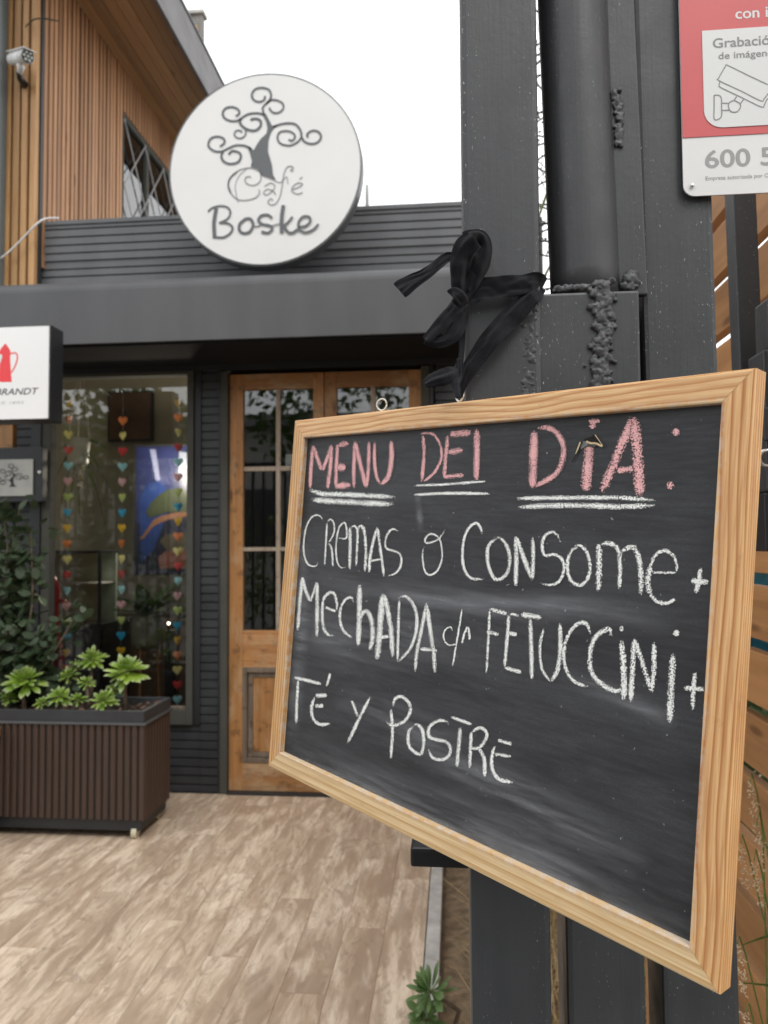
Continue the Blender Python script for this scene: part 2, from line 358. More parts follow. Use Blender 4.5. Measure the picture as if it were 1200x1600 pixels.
fl = tag(B('floor', M['dark_trim'], None, -6, XC-.0482, .70, YF+.06, -.12, -.009), kind='structure')
PW = .1425; me_cache = {}
pb = MB(); pb.cbox(0, PW-.0009, 0, 1.1988, -.008, 0, c=.0006); pm = pb.mesh('plank', M['plank'])
xx = XC-.052; kcol = 0; planks = []
while xx > -4.2:
    y = .70 - [0, .4, .8, .2, .62][kcol % 5]
    while y < YF-.02:
        y0 = max(y, .70); y1 = min(y+1.2, YF-.014)
        if y1-y0 > .05 and not (xx < -2.2 and y1 < 1.6):
            if abs(y1-y0-1.2) < 1e-4: o = link('plank', pm, fl)
            else:
                q = MB(); q.cbox(0, PW-.0009, 0, y1-y0-.0012, -.008, 0, c=.0006); o = q.build('plank', M['plank'], fl)
            o.location = (xx-PW, y0, 0)
        y += 1.2
    xx -= PW; kcol += 1

# ================================================================== CAFE BUILDING
cafe = thing('cafe_building', 'charcoal single storey cafe front with ribbed siding, shop window and timber doors', 'building')
def zY(x, y, Y=YF): return atY(x, y, Y).z
def xY(x, y, Y=YF): return atY(x, y, Y).x
def siding(name, m, x0, x1, z0, z1, Y, pitch=.0475, parent=cafe, t=.03):
    poly = [(Y, z0)]; z = z0
    while z + pitch <= z1 + 1e-6:
        poly += [(Y, z+pitch-.012), (Y+.009, z+pitch-.009), (Y+.009, z+pitch-.004), (Y-.0, z+pitch)]; z += pitch
    if z1 - z > .002: poly += [(Y, z1)]
    poly += [(Y+t, z1), (Y+t, z0)]
    b = MB(); n = len(poly)
    vs = [(x0, *p) for p in poly] + [(x1, *p) for p in poly]
    b.add(vs, [(i, (i+1) % n, (i+1) % n+n, i+n) for i in range(n)])
    # end caps as strips back to the rear plane
    for off in (0, n):
        pass
    return b.build(name, m, parent)
ZL = zY(400, 583)                                     # head of door and window
ZU = 2.375
x_pier0, x_pier1 = xY(314, 900), xY(342, 900)
x_dl, x_dr = xY(357, 900), xY(660, 600)
x_wl, x_wr = xY(66, 900), xY(303, 900)
z_wb = zY(270, 1131)
siding('ribbed_siding', M['siding'], x_pier0, x_pier1, 0, ZL+.02, YF)
siding('ribbed_siding', M['siding'], -4.4, x_pier0-.004, 0, z_wb-.004, YF+.004)
siding('ribbed_siding', M['siding'], xY(24, 800), xY(50, 800), z_wb, ZL+.02, YF+.002)
siding('ribbed_siding', M['siding'], xY(680, 600), .42, 0, ZL+.02, YF)
tt = lambda a, b, z0, z1, m='dark_trim', y0=-.012: B('corner_trim', M[m], cafe, xY(a, 900), xY(b, 900), YF+y0, YF+.05, z0, z1, c=.002)
tt(304.5, 314, z_wb-.0, ZL+.02); tt(341.8, 346, 0, ZL+.02); tt(346, 356.5, 0, ZL+.01, 'trim', -.02)
tt(50, 65.5, .0, ZL+.02, 'dark_trim', -.03); tt(660.5, 673, 0, ZL+.01, 'trim', -.02); tt(673.3, 680, 0, ZL+.02)
B('corner_trim', M['dark_trim'], cafe, .42, .45, YF-.012, YF+.05, 0, 3.2, c=.002)
B('header', M['dark_trim'], cafe, -4.4, .42, YF+.03, YF+.095, 2.441, 3.0)
B('lintel', M['dark_trim'], cafe, -4.4, .42, YF-.016, YF+.12, ZL+.02, 2.44)
# side and rear walls of the shop (seen through the glass from inside)
B('side_wall', M['siding'], cafe, .42, .50, YF+.05, 8.0, 0, 3.15)
# awning: boxed canopy with a rounded nose
p_tl = atY(120, 436, 3.6); zt = p_tl.z
poly = [(3.60, ZU), (3.60, zt-.06)] + [(3.66-.06*math.cos(a), zt-.06+.06*math.sin(a)) for a in [rad(t) for t in (15, 30, 45, 60, 75, 90)]] + [(YF-.02, zt+.01), (YF-.02, ZU+.01), (3.62, ZU+.01), (3.62, ZU)]
aw = MB(); aw.prism([(y, z) for y, z in poly], 'x', -4.4, xY(722, 480, 3.6))
aw.build('awning', M['awning'], cafe)
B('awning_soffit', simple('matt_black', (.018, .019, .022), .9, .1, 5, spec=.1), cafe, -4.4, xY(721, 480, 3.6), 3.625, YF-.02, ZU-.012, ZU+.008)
# parapet, ribbed in two laps, with a plain cap strip
zp0, zp1 = zt-.06, zY(300, 338)
xl, xr = xY(60, 400), xY(760, 330)
siding('parapet_siding', M['parapet'], xl, xr, zp1-.035-4*.047-.005, zp1-.022, YF-.012, .047)
siding('parapet_siding', M['parapet'], xl, xr, zp0, zp1-.035-4*.047-.006, YF-.002, .0435)
B('parapet_cap', M['parapet'], cafe, xl-.004, xr+.004, YF-.020, YF+.10, zp1-.021, zp1+.004, c=.003)
B('parapet_back', M['parapet'], cafe, xl, xr, YF+.032, YF+.09, zp0, zp1-.022)
B('flat_roof', M['paving'], cafe, -2.3, .44, YF+.10, 8.0, 3.0, 3.08)
B('gas_spigot', M['steel'], cafe, xY(571, 300), xY(577, 300), YF-.01, YF+.01, zp1+.004, zp1+.13, c=.002)
# shop window: frame, pane
win = MB(); gx0, gx1, gz0, gz1 = xY(80, 900), xY(293, 900), zY(270, 1108), zY(200, 589)
wf = B('shop_window', M['trim'], cafe, gx1, x_wr, YF-.022, YF+.043, z_wb, ZL+.019, c=.003)
B('frame', M['trim'], wf, x_wl, gx0, YF-.022, YF+.043, z_wb, ZL+.019, c=.003)
B('frame', M['trim'], wf, gx0+.001, gx1-.001, YF-.021, YF+.042, z_wb, gz0, c=.003)
B('frame', M['trim'], wf, gx0+.001, gx1-.001, YF-.021, YF+.042, gz1, ZL+.019, c=.003)
B('sill', M['door_old'], wf, gx0+.01, gx1-.002, YF+.0, YF+.03, gz0+.001, gz0+.012)
B('pane', M['glass'], wf, gx0-.002, gx1+.002, YF+.035, YF+.039, gz0-.002, gz1+.002)
# doors
def leaf(xs, name, label):
    d = MB(); (s0, s1, m0, m1, r0, r1) = [xY(q, 800) for q in xs]
    y0, y1 = YF+.012, YF+.055
    zt_, zb_ = ZL-.002, .012
    rows = [(zY(430, 607), zY(430, 728)), (zY(430, 735), zY(430, 855)), (zY(430, 861), zY(430, 986))]
    dd = B(name, M['door'], cafe, s0, s1, y0, y1, zb_, zt_, c=.002); tag(dd, label)
    B('stile', M['door'], dd, r0, r1, y0, y1, zb_, zt_, c=.002)
    B('rail', M['door_rail'], dd, s1+.0005, r0-.0005, y0, y1, rows[0][0], zt_, c=.002)
    zl = zY(430, 1044)
    B('rail', M['door_rail'], dd, s1+.0005, r0-.0005, y0, y1, zl, rows[2][1], c=.002)
    zl2 = zY(430, 1193)
    B('rail', M['door_rail'], dd, s1+.0005, r0-.0005, y0, y1, zb_, zl2, c=.002)
    B('muntin', M['muntin'], dd, m0, m1, y0+.006, y1-.006, rows[2][1], rows[0][0], c=.002)
    for a, b in ((rows[0][1], rows[1][0]), (rows[1][1], rows[2][0])):
        B('muntin', M['muntin'], dd, s1, m0-.0005, y0+.007, y1-.007, b, a, c=.002)
        B('muntin', M['muntin'], dd, m1+.0005, r0, y0+.007, y1-.007, b, a, c=.002)
    for (zt2, zb2) in rows:
        for a, b in ((s1, m0), (m1, r0)):
            B('pane', M['glass'], dd, a+.001, b-.001, y0+.02, y0+.024, zb2+.001, zt2-.001)
    # moulded lower panel
    a, b = s1, r0
    for i, (w_, dy, mm) in enumerate(((.0, -.006, 'door_old'), (.028, .008, 'door_old'), (.055, .014, 'door'))):
        if i < 2:
            wdt = .026
            B('moulding', M[mm], dd, a+w_, a+w_+wdt, y0+dy, y1-.01, zl2+w_, zl-w_, c=.003)
            B('moulding', M[mm], dd, b-w_-wdt, b-w_, y0+dy, y1-.01, zl2+w_, zl-w_, c=.003)
            B('moulding', M[mm], dd, a+w_+wdt, b-w_-wdt, y0+dy, y1-.01, zl-w_-wdt, zl-w_, c=.003)
            B('moulding', M[mm], dd, a+w_+wdt, b-w_-wdt, y0+dy, y1-.01, zl2+w_, zl2+w_+wdt, c=.003)
        else: B('door_panel', M['door'], dd, a+w_, b-w_, y0+dy, y1-.012, zl2+w_, zl-w_, c=.002)
    return dd
dL = leaf((357.5, 378.5, 430, 436.5, 489, 505.5), 'door_leaf', 'left honey timber door leaf with six glass panes')
leaf((507, 526, 580, 587, 640, 659.5), 'door_leaf', 'right honey timber door leaf behind the chalkboard')
B('threshold', M['dark_trim'], cafe, x_dl, x_dr, YF-.03, YF+.06, .0005, .011)
# old timber door at the far left
B('timber_jamb', M['door'], cafe, -2.62, xY(21, 700), YF-.01, YF+.05, zY(10, 775), ZL, c=.002)
siding('ribbed_siding', M['siding'], -2.62, xY(21, 700), z_wb, zY(10, 775)-.004, YF+.002)
B('timber_panel', M['door_rail'], cafe, -3.4, -2.622, YF+.01, YF+.04, z_wb+.01, ZL, c=.002)

# room behind the glass
tag(B('room_floor', simple('room_floor_tile', (.16, .12, .09), .5, .3, 5), None, -4.3, .41, YF+.07, 7.6, -.02, .002), kind='structure')
wallm = simple('olive_grey_room_wall', (.36, .34, .27), .85, .1, 2)
tag(B('room_wall', wallm, None, -4.3, .41, 6.4, 6.5, .002, 2.9), kind='structure')
tag(B('room_wall', wallm, None, -4.4, -4.3, YF+.07, 6.5, .002, 2.9), kind='structure')
tag(B('room_wall', simple('light_blocking_partition', (.05, .045, .04), .8, .2, 3), None, -1.32, -1.26, YF+.13, 6.38, .002, 2.85), kind='structure')  # added partition, keeps the fill light away so the door panes stay dark
tag(B('room_ceiling', simple('room_ceiling_paint', (.45, .43, .38), .9, .1, 2), None, -4.3, .41, YF+.125, 6.4, 2.86, 2.96), kind='structure')

# ================================================================== TIMBER UPPER HOUSE (left, behind)
house = thing('timber_house', 'upper storey clad in vertical cedar slats under a deep boarded eave', 'building')
XW = -2.331
def slat(m, x0, x1, y0, y1, z0, z1, name='slat'):
    return B(name, M[m], house, x0, x1, y0, y1, z0, z1, c=.002)
# front-facing slats: pixel extents at their own plane
YS = 3.98
for a, b in ((13.5, 20.5), (24, 34.5), (37, 47), (50.5, 60.5)):
    xa, xb = xY(a-4.2, 240, YS), xY(b-5.2, 240, YS)
    slat('slat_front', xa, xb, YS, YS+.035, zt+.012, 5.2)
x0 = xY(6, 240, YS)
B('backing_board', M['dark_trim'], house, -3.2, xY(64, 240, 4.02), YS+.037, YS+.06, zt+.012, 5.2)
B('downpipe', simple('grey_green_pipe', (.12, .14, .14), .4, .05, 5), house, x0-.12, xY(-1, 240, 3.9), 3.90, 3.975, zt+.012, 5.2, c=.02)
B('backing_board', M['dark_trim'], house, XW-.08, XW-.031, 4.05, 5.06, 2.9, 4.82)
zs = 4.775
y = 4.045; k = 0
while y < 7.3:
    if y+.04 < 5.075: q_ = random.uniform(-.004, .003); slat('slat_side', XW-.03, XW+q_, y+random.uniform(-.002, .002), y+.031, 2.95, zs+.02)
    else: slat('slat_side', XW-.03, XW, y, y+.031, 4.475, zs+.02)
    y += .052
zw = 4.43
wn = B('side_window', M['trim'], house, XW-.05, XW-.005, 5.082, 7.0, zw, zw+.04, c=.003)
B('frame', M['trim'], wn, XW-.05, XW-.005, 5.50, 5.545, 2.9, zw-.001, c=.003)
B('frame', M['trim'], wn, XW-.05, XW-.005, 5.082, 5.10, 2.9, zw-.001, c=.003)
B('pane', M['glass'], wn, XW-.03, XW-.027, 5.08, 7.0, 2.9, zw)
gr = MB()
for k in range(-3, 12):
    for sgn in (1, -1):
        pts = []
        for t in range(61):
            yy = 5.09 + k*.36 + t*.02; zz = 3.0 + t*.026 if sgn > 0 else 4.43 - t*.026
            if 5.09 <= yy <= 6.95 and 2.95 < zz < 4.431: pts.append((XW-.002, yy, zz))
        if len(pts) > 1: gr.tube(pts, .005, 5)
gr.build('diamond_grille', simple('grille_paint', (.36, .36, .36), .5, .1, 9), wn)
B('room_back', simple('dark_room', (.03, .032, .035), .9, .2, 5), house, XW-1.5, XW-1.4, 5.0, 7.3, 2.9, 4.8)
def curtain(name, m, y0, y1, z0, z1, X, amp=.02, nw=5):
    b = MB(); n = 40
    for i in range(n+1):
        t = i/n; yy = y0+(y1-y0)*t; xx = X+math.sin(t*nw*6.28)*amp
        b.v += [(xx, yy, z0), (xx, yy, z1)]; b.e += [0., 0.]
    b.f = [(2*i, 2*i+1, 2*i+3, 2*i+2) for i in range(n)]
    return b.build(name, m, wn, True)
curtain('curtain', simple('white_lace', (.62, .62, .64), .9, .25, 40), 5.10, 5.30, 2.9, 4.05, XW-.10)
curtain('curtain', simple('ochre_curtain', (.42, .22, .06), .9, .2, 5), 5.66, 6.4, 2.9, 3.95, XW-.10)
curtain('blind', simple('pale_green_blind', (.42, .43, .33), .9, .15, 5), 5.12, 6.6, 4.05, 4.42, XW-.16, .01, 3)
# eave
XE = -1.84
for k in range(6):
    a = XW+.0+(XE-XW)*k/6; b = XW+(XE-XW)*(k+1)/6-.004
    B('soffit_board', M['soffit'], house, a, b, 3.0, 7.5, zs+(.000 if k % 2 else .004), zs+.022, c=.002)
B('fascia', M['fascia'], house, XE, XE+.025, 3.0, 7.5, zs-.012, zs+.285, c=.003)
B('gutter_lip', M['rim'], house, XE-.01, XE+.035, 3.0, 7.5, zs+.286, zs+.300, c=.003)
rf = MB(); rf.add([(XE, 3, zs+.28), (XE, 7.5, zs+.28), (-5, 7.5, zs+1.7), (-5, 3, zs+1.7), (XE, 3, zs+.22), (XE, 7.5, zs+.22), (-5, 7.5, zs+1.6), (-5, 3, zs+1.6)], [(0,1,2,3), (4,7,6,5), (0,4,5,1), (1,5,6,2), (2,6,7,3), (3,7,4,0)])
rf.build('roof', M['fascia'], house)
dm = B('chimney', simple('stained_chimney', (.16, .15, .14), .8, .45, 7), house, -2.6, xY(316, 50, 5.6), 5.6, 5.66, 4.9, zY(316, 22, 5.6), c=.01)
B('chimney_cap', M['concrete'], dm, -2.62, xY(318, 50, 5.58), 5.58, 5.68, zY(316, 22, 5.6)+.001, zY(316, 22, 5.6)+.03, c=.006)
B('rust_tie', simple('rusty_tie', (.45, .25, .10), .8, .3, 20), house, -2.3, xY(308, 43, 5.58), 5.57, 5.598, zY(309, 46, 5.58), zY(309, 40, 5.58))
B('end_wall', M['slat_side'], house, -4.8, XW-.09, 7.0, 7.05, 2.9, 5.4)

# ================================================================== ROUND SIGN
def ribbon(b, pts, w, mapf, closed=False, n=5, step=1.5, taper=False, jag=0, soft=False):
    """flat stroke: pts and width in photograph units on the sign, mapf puts them on the real plane"""
    P = catmull([(p[0], p[1]) for p in (pts + [pts[0]] if closed else pts)], step)
    cols = []; L_ = len(P); stub = taper and sum((P[i+1]-P[i]).length for i in range(L_-1)) < 1.6*w
    for i, p in enumerate(P):
        t = P[min(i+1, L_-1)] - P[max(i-1, 0)]
        if t.length < 1e-6: t = Vector((1, 0))
        t.normalize(); nn = Vector((-t.y, t.x)); u = i/(L_-1)
        ww = w*(1+jag*math.sin(i*1.7+w)*.5)
        if taper and not closed and not stub: ww *= min(1, .6+3*min(u, 1-u))
        en = 1 if closed or stub else math.sin(math.pi*u)**.6 if soft else min(1, 8*min(u, 1-u)+.45)
        if stub: ww *= .35+.65*math.sin(math.pi*min(1, max(0, u)))**.5
        for k in range(n):
            s_ = -1+2*k/(n-1); cols.append((p+nn*s_*ww/2, ((math.cos(s_*math.pi/2)**1.5 if soft else (1-abs(s_))**.5)*en) if abs(s_) < 1 else 0.0))
    o = len(b.v)
    for q, e in cols: b.v.append(tuple(mapf(q.x, q.y))); b.e.append(e)
    b.f += [(o+i*n+k, o+i*n+k+1, o+(i+1)*n+k+1, o+(i+1)*n+k) for i in range(L_-1) for k in range(n-1)]
def polyfill(b, pts, mapf):
    from mathutils.geometry import tessellate_polygon
    v2 = [Vector((p[0], p[1], 0)) for p in pts]; tri = tessellate_polygon([v2]); o = len(b.v)
    for p in pts: b.v.append(tuple(mapf(*p))); b.e.append(0.)
    b.f += [tuple(i+o for i in t) for t in tri]
YSG = 3.70
sgn = thing('round_sign', 'round white cafe sign with grey curly tree emblem above the canopy', 'sign')
c0 = atY(413, 264, YSG); rr = (atY(565, 262, YSG).x-atY(262.5, 265, YSG).x)/2
def disc(r, y0, y1, n=96, cz=c0):
    b = MB(); b.prism([(cz.x+r*math.cos(2*math.pi*k/n), cz.z+r*math.sin(2*math.pi*k/n)) for k in range(n)], 'y', y0, y1); return b
rb = MB(); n = 96
pr = [(rr-.010, YSG-.001), (rr, YSG+.003), (rr, YSG+.075), (rr-.01, YSG+.08)]
for k in range(n):
    for r_, y_ in pr: rb.v.append((c0.x+r_*math.cos(2*math.pi*k/n), y_, c0.z+r_*math.sin(2*math.pi*k/n))); rb.e.append(0.)
rb.f = [(k*4+j, k*4+j+1, ((k+1) % n)*4+j+1, ((k+1) % n)*4+j) for k in range(n) for j in range(3)] + [tuple(k*4+3 for k in range(n))]
rb.build('rim', M['rim'], sgn)
disc(rr-.010, YSG, YSG+.02).build('face', M['white'], sgn)
B('bracket', M['black'], sgn, c0.x-.2, c0.x-.16, YSG+.08, YF-.02, c0.z-.3, c0.z-.26)
B('bracket', M['black'], sgn, c0.x+.16, c0.x+.2, YSG+.08, YF-.02, c0.z-.3, c0.z-.26)
def mapL(x, y): return atY(320+x/6, 120+y/6, YSG-.003)
def mapM(x, y): return atY(310+x/5.714, 250+y/5.714, YSG-.003)
TREE_POLY = [(395,650),(430,668),(457,688),(485,640),(520,585),(578,530),(588,480),(575,420),(540,352),(570,343),(600,400),(632,462),(690,450),(650,480),(620,520),(596,600),(592,700),(628,820),(640,920),(668,970),(600,940),(535,922),(500,870),(430,840),(442,790),(425,720)]
TREE = [([(552,345),(543,290),(575,250),(610,215),(622,170),(600,120),(540,102),(480,112),(445,150),(445,195),(480,228),(530,230),(562,205),(562,178)],19),
 ([(575,252),(620,218),(680,220),(730,250),(735,295),(700,332),(650,338),(612,310),(607,288)],18),
 ([(560,352),(480,340),(400,352),(340,390),(300,412),(240,412),(185,385),(168,340),(195,295),(250,282),(305,300),(325,340),(290,370)],20),
 ([(338,392),(330,430),(360,470),(420,500),(480,500),(522,460),(520,410),(480,392),(428,400)],24),
 ([(385,495),(380,545),(345,573),(300,570),(277,540),(290,508),(330,502),(350,522)],14),
 ([(440,680),(400,655),(350,642),(280,645),(200,680),(150,700),(90,695),(40,660),(34,620),(60,575),(120,560),(175,578),(182,620),(142,655)],20),
 ([(172,700),(155,745),(180,795),(240,816),(310,800),(338,750),(320,710),(260,695),(222,728)],22),
 ([(640,468),(720,442),(800,434),(860,452),(900,510),(908,565),(940,610),(1000,628),(1060,612),(1090,560),(1060,512),(1000,507),(960,540),(967,568)],20),
 ([(905,570),(860,618),(790,643),(710,625),(682,575),(700,522),(760,507),(820,522),(846,560),(822,598),(785,588)],18)]
tb = MB(); polyfill(tb, TREE_POLY, mapL)
for p, w_ in TREE: ribbon(tb, p, w_, mapL, step=8)
tb.e = [0.]*len(tb.v); tag(tb.build('tree_emblem', M['logo'], sgn), 'dark grey tree emblem with curled branches')
cb = MB()
for p, w_ in [([(560,140),(545,100),(470,70),(370,88),(290,150),(265,220),(285,290),(350,350),(430,358),(510,335),(545,295),(540,262)],8),
 ([(560,130),(550,190),(500,225),(440,215),(415,180),(430,150),(470,150)],8), ([(430,78),(365,140),(330,220),(340,320),(355,378)],5),
 ([(345,105),(285,160),(268,220),(290,295)],12),
 ([(590,235),(640,205),(680,225),(670,265),(610,312),(582,290),(620,260),(675,285),(690,312)],7),
 ([(850,98),(822,90),(848,72),(830,55),(790,66),(762,130),(748,230),(730,320),(692,388),(645,400),(620,372),(648,345),(665,362)],8),
 ([(570,140),(640,165),(730,200),(785,150),(800,215)],6), ([(840,262),(900,240),(930,215),(890,205),(845,235),(835,275),(880,303),(932,290)],8), ([(905,170),(928,152)],9)]:
    ribbon(cb, p, w_*1.15, mapM, step=8)
cb.e = [0.]*len(cb.v); tag(cb.build('cafe_lettering', M['logo_light'], sgn), 'thin curly grey word Café')
kb = MB()
for j, (p, w_) in enumerate([([(85,460),(130,425),(200,410),(262,425),(285,470),(260,525),(185,562)],18), ([(160,430),(140,560),(145,700)],34), ([(185,560),(260,565),(303,600),(288,650),(225,690),(150,690)],20),
 ([(430,520),(372,570),(368,630),(410,655),(462,638),(488,580),(470,532),(432,520)],26), ([(480,590),(530,595),(560,580)],11),
 ([(660,520),(620,492),(560,500),(537,542),(575,575),(640,588),(660,620),(620,652),(562,640)],24), ([(650,590),(725,572)],10),
 ([(760,405),(745,520),(745,655)],34), ([(752,596),(800,560),(842,508)],22), ([(765,580),(795,640),(840,652),(890,620)],24),
 ([(900,602),(960,590),(1000,550),(985,508),(930,512),(897,560),(902,618),(950,648),(1020,628),(1075,575)],22)]):
    ribbon(kb, p, w_, lambda x, y, j=j: mapM(x, y)+Vector((0, -.0004*j, 0)), step=8)
kb.e = [0.]*len(kb.v); tag(kb.build('boske_lettering', M['logo'], sgn), 'bold brush script word Boske')

# ---------------- text helper
def text(body, x, y, capx, width_px, Y, m, parent, name, shear=0, bold=0, lab=None, slope=0, dy=-.0015):
    """lettering in relief on a plane facing the street: x,y = baseline start and capx = cap height, in photograph pixels"""
    cu = bpy.data.curves.new(name, 'FONT'); cu.body = body; cu.size = 1; cu.shear = shear; cu.extrude = .0; cu.resolution_u = 4
    o = bpy.data.objects.new(name, cu); col.objects.link(o); dg = bpy.context.evaluated_depsgraph_get()
    me = bpy.data.meshes.new_from_object(o.evaluated_get(dg)); bpy.data.objects.remove(o)
    xs = [v.co.x for v in me.vertices]; wd = max(xs)-min(xs); x0 = min(xs)
    p0 = atY(x, y, Y); p1 = atY(x+width_px, y+slope*width_px, Y); pc = atY(x, y-capx, Y)
    sx = (p1.x-p0.x)/wd; sz = (pc.z-p0.z)/.73
    for v in me.vertices: v.co = Vector((p0.x+(v.co.x-x0)*sx, Y+dy, p0.z+v.co.y*sz))
    if bold:
        b = MB(); vs_ = [v.co.copy() for v in me.vertices]; fs_ = [tuple(p.vertices) for p in me.polygons]; h_ = bold*(pc.z-p0.z)*1.4
        for i, (ax, az) in enumerate(((0, 0), (h_, 0), (-h_, 0), (0, h_*.7), (0, -h_*.7))): b.add([v+Vector((ax, -.00001*i, az)) for v in vs_], fs_)
        me = b.mesh(name, None)
    me.materials.append(m); q = link(name, me, parent)
    if lab: q['label'] = lab
    return q

# ---------------- light box at the left
YB = 3.30
lb = thing('light_box_sign', 'white box sign with red coffee pot in a black case, hung from the canopy', 'sign')
bx0, bx1 = xY(-63, 580, YB), xY(78.5, 580, YB); bz0, bz1 = zY(40, 657, YB), zY(40, 508.5, YB)
B('case', M['black'], lb, bx0, bx1, YB+.002, YB+.115, bz0, bz1, c=.004)
fr = MB(); bd = .007
B('face', simple('light_box_face', (.82, .82, .82), .35, .02, 3), lb, bx0+bd, bx1-bd, YB-.004, YB+.003, bz0+bd, bz1-bd)
B('bracket', M['black'], lb, -2.3, -2.26, YB+.11, 3.6, bz1-.08, bz1-.04)
redm = simple('red_print', (.78, .055, .065), .4, .04, 4)
potb = MB(); mp = lambda x, y: atY(x/5.333, 500+y/5.333, YB-.0046)
polyfill(potb, [(30,212),(36,200),(45,198),(54,203),(60,215),(72,232),(85,252),(87,285),(84,320),(90,420),(98,516),(-18,516),(-8,420),(-2,320),(-5,285),(-3,252),(12,232)], mp)
ribbon(potb, [(86,280),(130,275),(145,305),(138,350),(118,400),(94,438)], 11, lambda x, y: mp(x, y)+Vector((0, -.0004, 0)), step=8)
ribbon(potb, [(-5,262),(-30,300),(-42,330),(-60,335)], 16, lambda x, y: mp(x, y)+Vector((0, -.0006, 0)), step=8)
potb.e = [0.]*len(potb.v); tag(potb.build('coffee_pot_print', redm, lb), 'red coffee pot print')
hb = MB(); polyfill(hb, [(5,285),(18,292),(20,300),(17,320),(2,362),(-14,320),(-16,300),(-12,290)], lambda x, y: mp(x, y)+Vector((0, -.0012, 0)))
hb.e = [0.]*len(hb.v); hb.build('white_mark', M['white'], lb)
blk = simple('black_print', (.02, .02, .022), .5, .05, 4)
text('HAUSBRANDT', -48, 619.0, 10.5, 109, YB, blk, lb, 'brand_lettering', .25, .012, 'black slanted capitals', -.01, -.0046)
text('SINCE 1892', -24, 632.5, 4.2, 62, YB, simple('grey_print', (.45, .45, .45), .5, .05, 4), lb, 'small_lettering', .2, 0, 'small grey line of capitals', -.01, -.0046)
# ---------------- plaque with the small tree
pq = thing('tree_plaque', 'small silvery plaque with a black curly tree on a dark board, below the box sign', 'plaque')
YQ = 3.98
B('board', M['dark_trim'], pq, xY(-60, 745, YQ), xY(66, 745, YQ), YQ, YQ+.05, zY(30, 784, YQ), zY(30, 699, YQ), c=.003)
s = Mt('brushed_plaque', .35, .5, .35); s.col(s.ramp(s.noise(s.coord(), 3, 4), (.3, (.34, .34, .32)), (.7, (.62, .62, .56)))); 
B('plate', s.m, pq, xY(-34, 745, YQ), xY(52.5, 745, YQ), YQ-.008, YQ-.001, zY(30, 775, YQ), zY(30, 718, YQ), c=.001)
mq = lambda x, y: atY(-7.5+x*.0475, 721+y*.044, YQ-.010)
qb = MB(); polyfill(qb, TREE_POLY[:13]+[(600,600),(600,740),(630,830),(700,900),(440,900),(500,850),(520,760),(480,700)], mq)
for p, w_ in TREE: ribbon(qb, p, w_, mq, step=14)
qb.e = [0.]*len(qb.v); qb.build('tree_print', blk, pq)
b = MB(); b.blob(atY(61.5, 738, YQ-.005), .010, 2, 0); b.build('screw_cap', M['white'], pq, True)
# ---------------- security camera and cable
cm = thing('security_camera', 'white bullet security camera with ring of lenses, fixed to the golden slats', 'security camera')
YC = 3.80
def cylinder(b, p0, p1, r0, r1=None, n=20): b.tube([p0, p1], [r0, r1 if r1 else r0], n)
pa, pc = atY(19, 93, YC+.10), atY(43, 88, YC-.04)
b = MB(); cylinder(b, pa, pc, .030, .036); b.build('housing', M['white'], cm, True)
dr = (pc-pa).normalized(); up = Vector((0, 0, 1)); sd_ = dr.cross(up).normalized(); up2 = sd_.cross(dr)
b = MB(); cylinder(b, pc+dr*.001, pc+dr*.006, .032); b.build('lens_plate', M['black'], cm)
lensm = simple('lens_glass', (.55, .58, .55), .15, .1, 30)
for k in range(7):
    o_ = Vector((0, 0, 0)) if k == 6 else (sd_*math.cos(k*1.047)+up2*math.sin(k*1.047))*.020
    b = MB(); cylinder(b, pc+dr*.0065+o_, pc+dr*.011+o_, .0068, n=10); b.build('lens', lensm, cm)
b = MB(); hp = [pa+up*.036-dr*.01, pc+up*.036+dr*.035]
b.add([hp[0]-sd_*.03, hp[0]+sd_*.03, hp[1]+sd_*.034, hp[1]-sd_*.034, hp[0]-sd_*.03-up*.004, hp[0]+sd_*.03-up*.004, hp[1]+sd_*.034-up*.004, hp[1]-sd_*.034-up*.004], [(0,1,2,3),(4,7,6,5),(0,4,5,1),(1,5,6,2),(2,6,7,3),(3,7,4,0)])
b.build('sun_hood', M['white'], cm)
b = MB(); b.tube([(pa+pc)/2-up*.03, atY(33, 105, YC+.04), atY(30, 116, YC+.08)], [.018, .02, .014], 12); b.build('swivel', M['white'], cm, True)
b = MB(); b.tube([atY(29, 112, YC+.06), atY(31, 122, YC+.1), atY(38, 132, YC+.175)], [.014, .016, .022], 12); b.build('wall_arm', M['black'], cm, True)
b = MB(); b.tube([tuple(p) for p in catmull([atY(-12, 412, 3.93), atY(10, 397, 3.93), atY(35, 373, 3.93), atY(55, 352, 3.93), atY(70, 342, 3.97), atY(92, 340.5, 4.02)], .02)], .005, 7)
tag(b.build('white_cable', M['white'], None, True), 'thin white cable looping from the parapet corner across the golden slats', 'cable')
b = MB(); b.tube([tuple(p) for p in catmull([atY(40, 42, 3.94), atY(52, 31, 3.94), atY(68, 29, 3.94), atY(92, 33, 4.0)], .02)], .004, 6)
tag(b.build('dark_cable', M['twig'], None, True), 'short dark cable on the slats above the security camera', 'cable')

